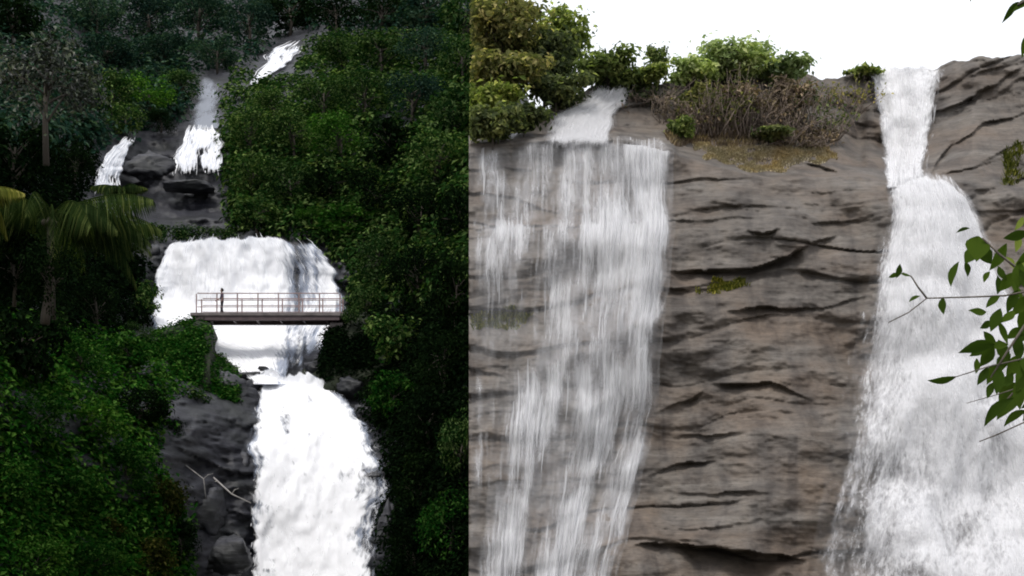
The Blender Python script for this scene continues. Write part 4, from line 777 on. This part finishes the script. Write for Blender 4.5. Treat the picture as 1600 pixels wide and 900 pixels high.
for pts, r in [([(1960, 300), (1800, 400), (1690, 440), (1620, 452), (1570, 462), (1520, 464), (1448, 466), (1420, 488), (1388, 504)], .006), ([(1448, 466), (1434, 448), (1424, 432), (1410, 426)], .005), ([(1640, 450), (1590, 420), (1560, 396), (1535, 372)], .008), ([(1640, 460), (1600, 510), (1572, 552), (1548, 590)], .008), ([(1660, 470), (1620, 560), (1596, 600), (1570, 628)], .008), ([(1600, 560), (1540, 574), (1490, 590)], .004), ([(1640, 690), (1600, 660), (1556, 680), (1530, 690)], .005), ([(1590, 606), (1560, 616), (1510, 630)], .003)]: stem(nb, org, pts, r)
mb = MB(); _b = [at(1975, y, NY) - org for y in (1468, 1100, 700, 300, -150, -500)]; mb.tube([p + Vector((.05 * math.sin(i * 1.7), .04 * math.cos(i * 2.3), 0)) for i, p in enumerate(_b)], [.11, .09, .08, .07, .055, .03], 10); ob('trunk', mb.mesh('trunk'), M['bark_grey'], nb)
LV = [(1526, 388, 56, 100, .8), (1560, 402, 56, 120, .42), (1488, 428, 50, 105, .3), (1404, 424, 26, 100, .5), (1396, 430, 20, 160, .45), (1415, 430, 18, 20, .5), (1428, 466, 22, 165, .4), (1472, 478, 34, 88, .42), (1526, 540, 66, 165, .38), (1528, 488, 38, 175, .42), (1560, 446, 36, 100, .5), (1566, 520, 46, 70, .5), (1472, 594, 52, 168, .28), (1580, 626, 84, 120, .42), (1556, 640, 70, 138, .3), (1542, 556, 44, 110, .6), (1550, 582, 48, 130, .5), (1504, 358, 26, 160, .25), (1588, 368, 46, 165, .4), (1512, 420, 28, 80, .4),
      (1592, 430, 50, 95, .5), (1580, 470, 44, 110, .5), (1598, 500, 50, 80, .5), (1576, 496, 40, 130, .45), (1590, 545, 54, 100, .45), (1566, 566, 44, 120, .5), (1598, 590, 60, 105, .45), (1574, 596, 46, 140, .4), (1540, 508, 30, 150, .45), (1550, 470, 34, 140, .4), (1536, 588, 40, 120, .4), (1526, 572, 30, 100, .45), (1602, 400, 44, 130, .45), (1610, 460, 50, 110, .5), (1620, 540, 60, 95, .5), (1616, 620, 60, 120, .45), (1564, 428, 30, 60, .5), (1540, 432, 26, 120, .4), (1604, 640, 50, 130, .4), (1560, 540, 36, 170, .45), (1586, 520, 36, 150, .5), (1546, 610, 36, 115, .4),
      (1574, 440, 44, 130, .5), (1588, 456, 50, 70, .45), (1556, 500, 44, 115, .5), (1596, 476, 50, 140, .5), (1584, 572, 54, 125, .5), (1560, 596, 50, 100, .45), (1572, 612, 56, 130, .45), (1604, 520, 56, 115, .5), (1608, 570, 56, 80, .5), (1540, 398, 40, 60, .6), (1516, 400, 40, 120, .6), (1594, 612, 64, 100, .4), (1532, 546, 48, 150, .4), (1546, 530, 40, 40, .4), (1600, 440, 46, 60, .5), (1584, 650, 50, 145, .3), (1568, 548, 44, 60, .5)]
for i, (px, py, ln, an, wd) in enumerate(LV): leaf_obj(nb, org, px, py, ln * .88, an, wd, M['near_leaf'], 2000 + i, NY + .25 * math.sin(i * 2.1))
for i, (px, py, ln, an, wd) in enumerate([(1590, 380, 30, 100, .5), (1594, 350, 26, 120, .4), (1580, 410, 24, 60, .4), (1594, 414, 30, 110, .5)]): leaf_obj(nb, org, px, py, ln, an, wd, M['near_pale'], 2100 + i, NY + .3)
org = at(1660, -20, NY); nb = empty('overhanging_branch', org); tag(nb, 'dark leaf tip hanging in from the upper corner against the sky', 'branch')
stem(nb, org, [(1965, -330), (1800, -150), (1680, -50), (1630, -16), (1600, 2), (1590, 8)], .012)
for i, a in enumerate([(1578, 17, 56, 142, .24), (1600, 6, 50, 150, .3), (1600, 70, 40, 100, .3), (1612, 30, 70, 110, .3), (1516, -4, 14, 90, .3)]): leaf_obj(nb, org, *a, M['near_leaf'], 2200 + i)
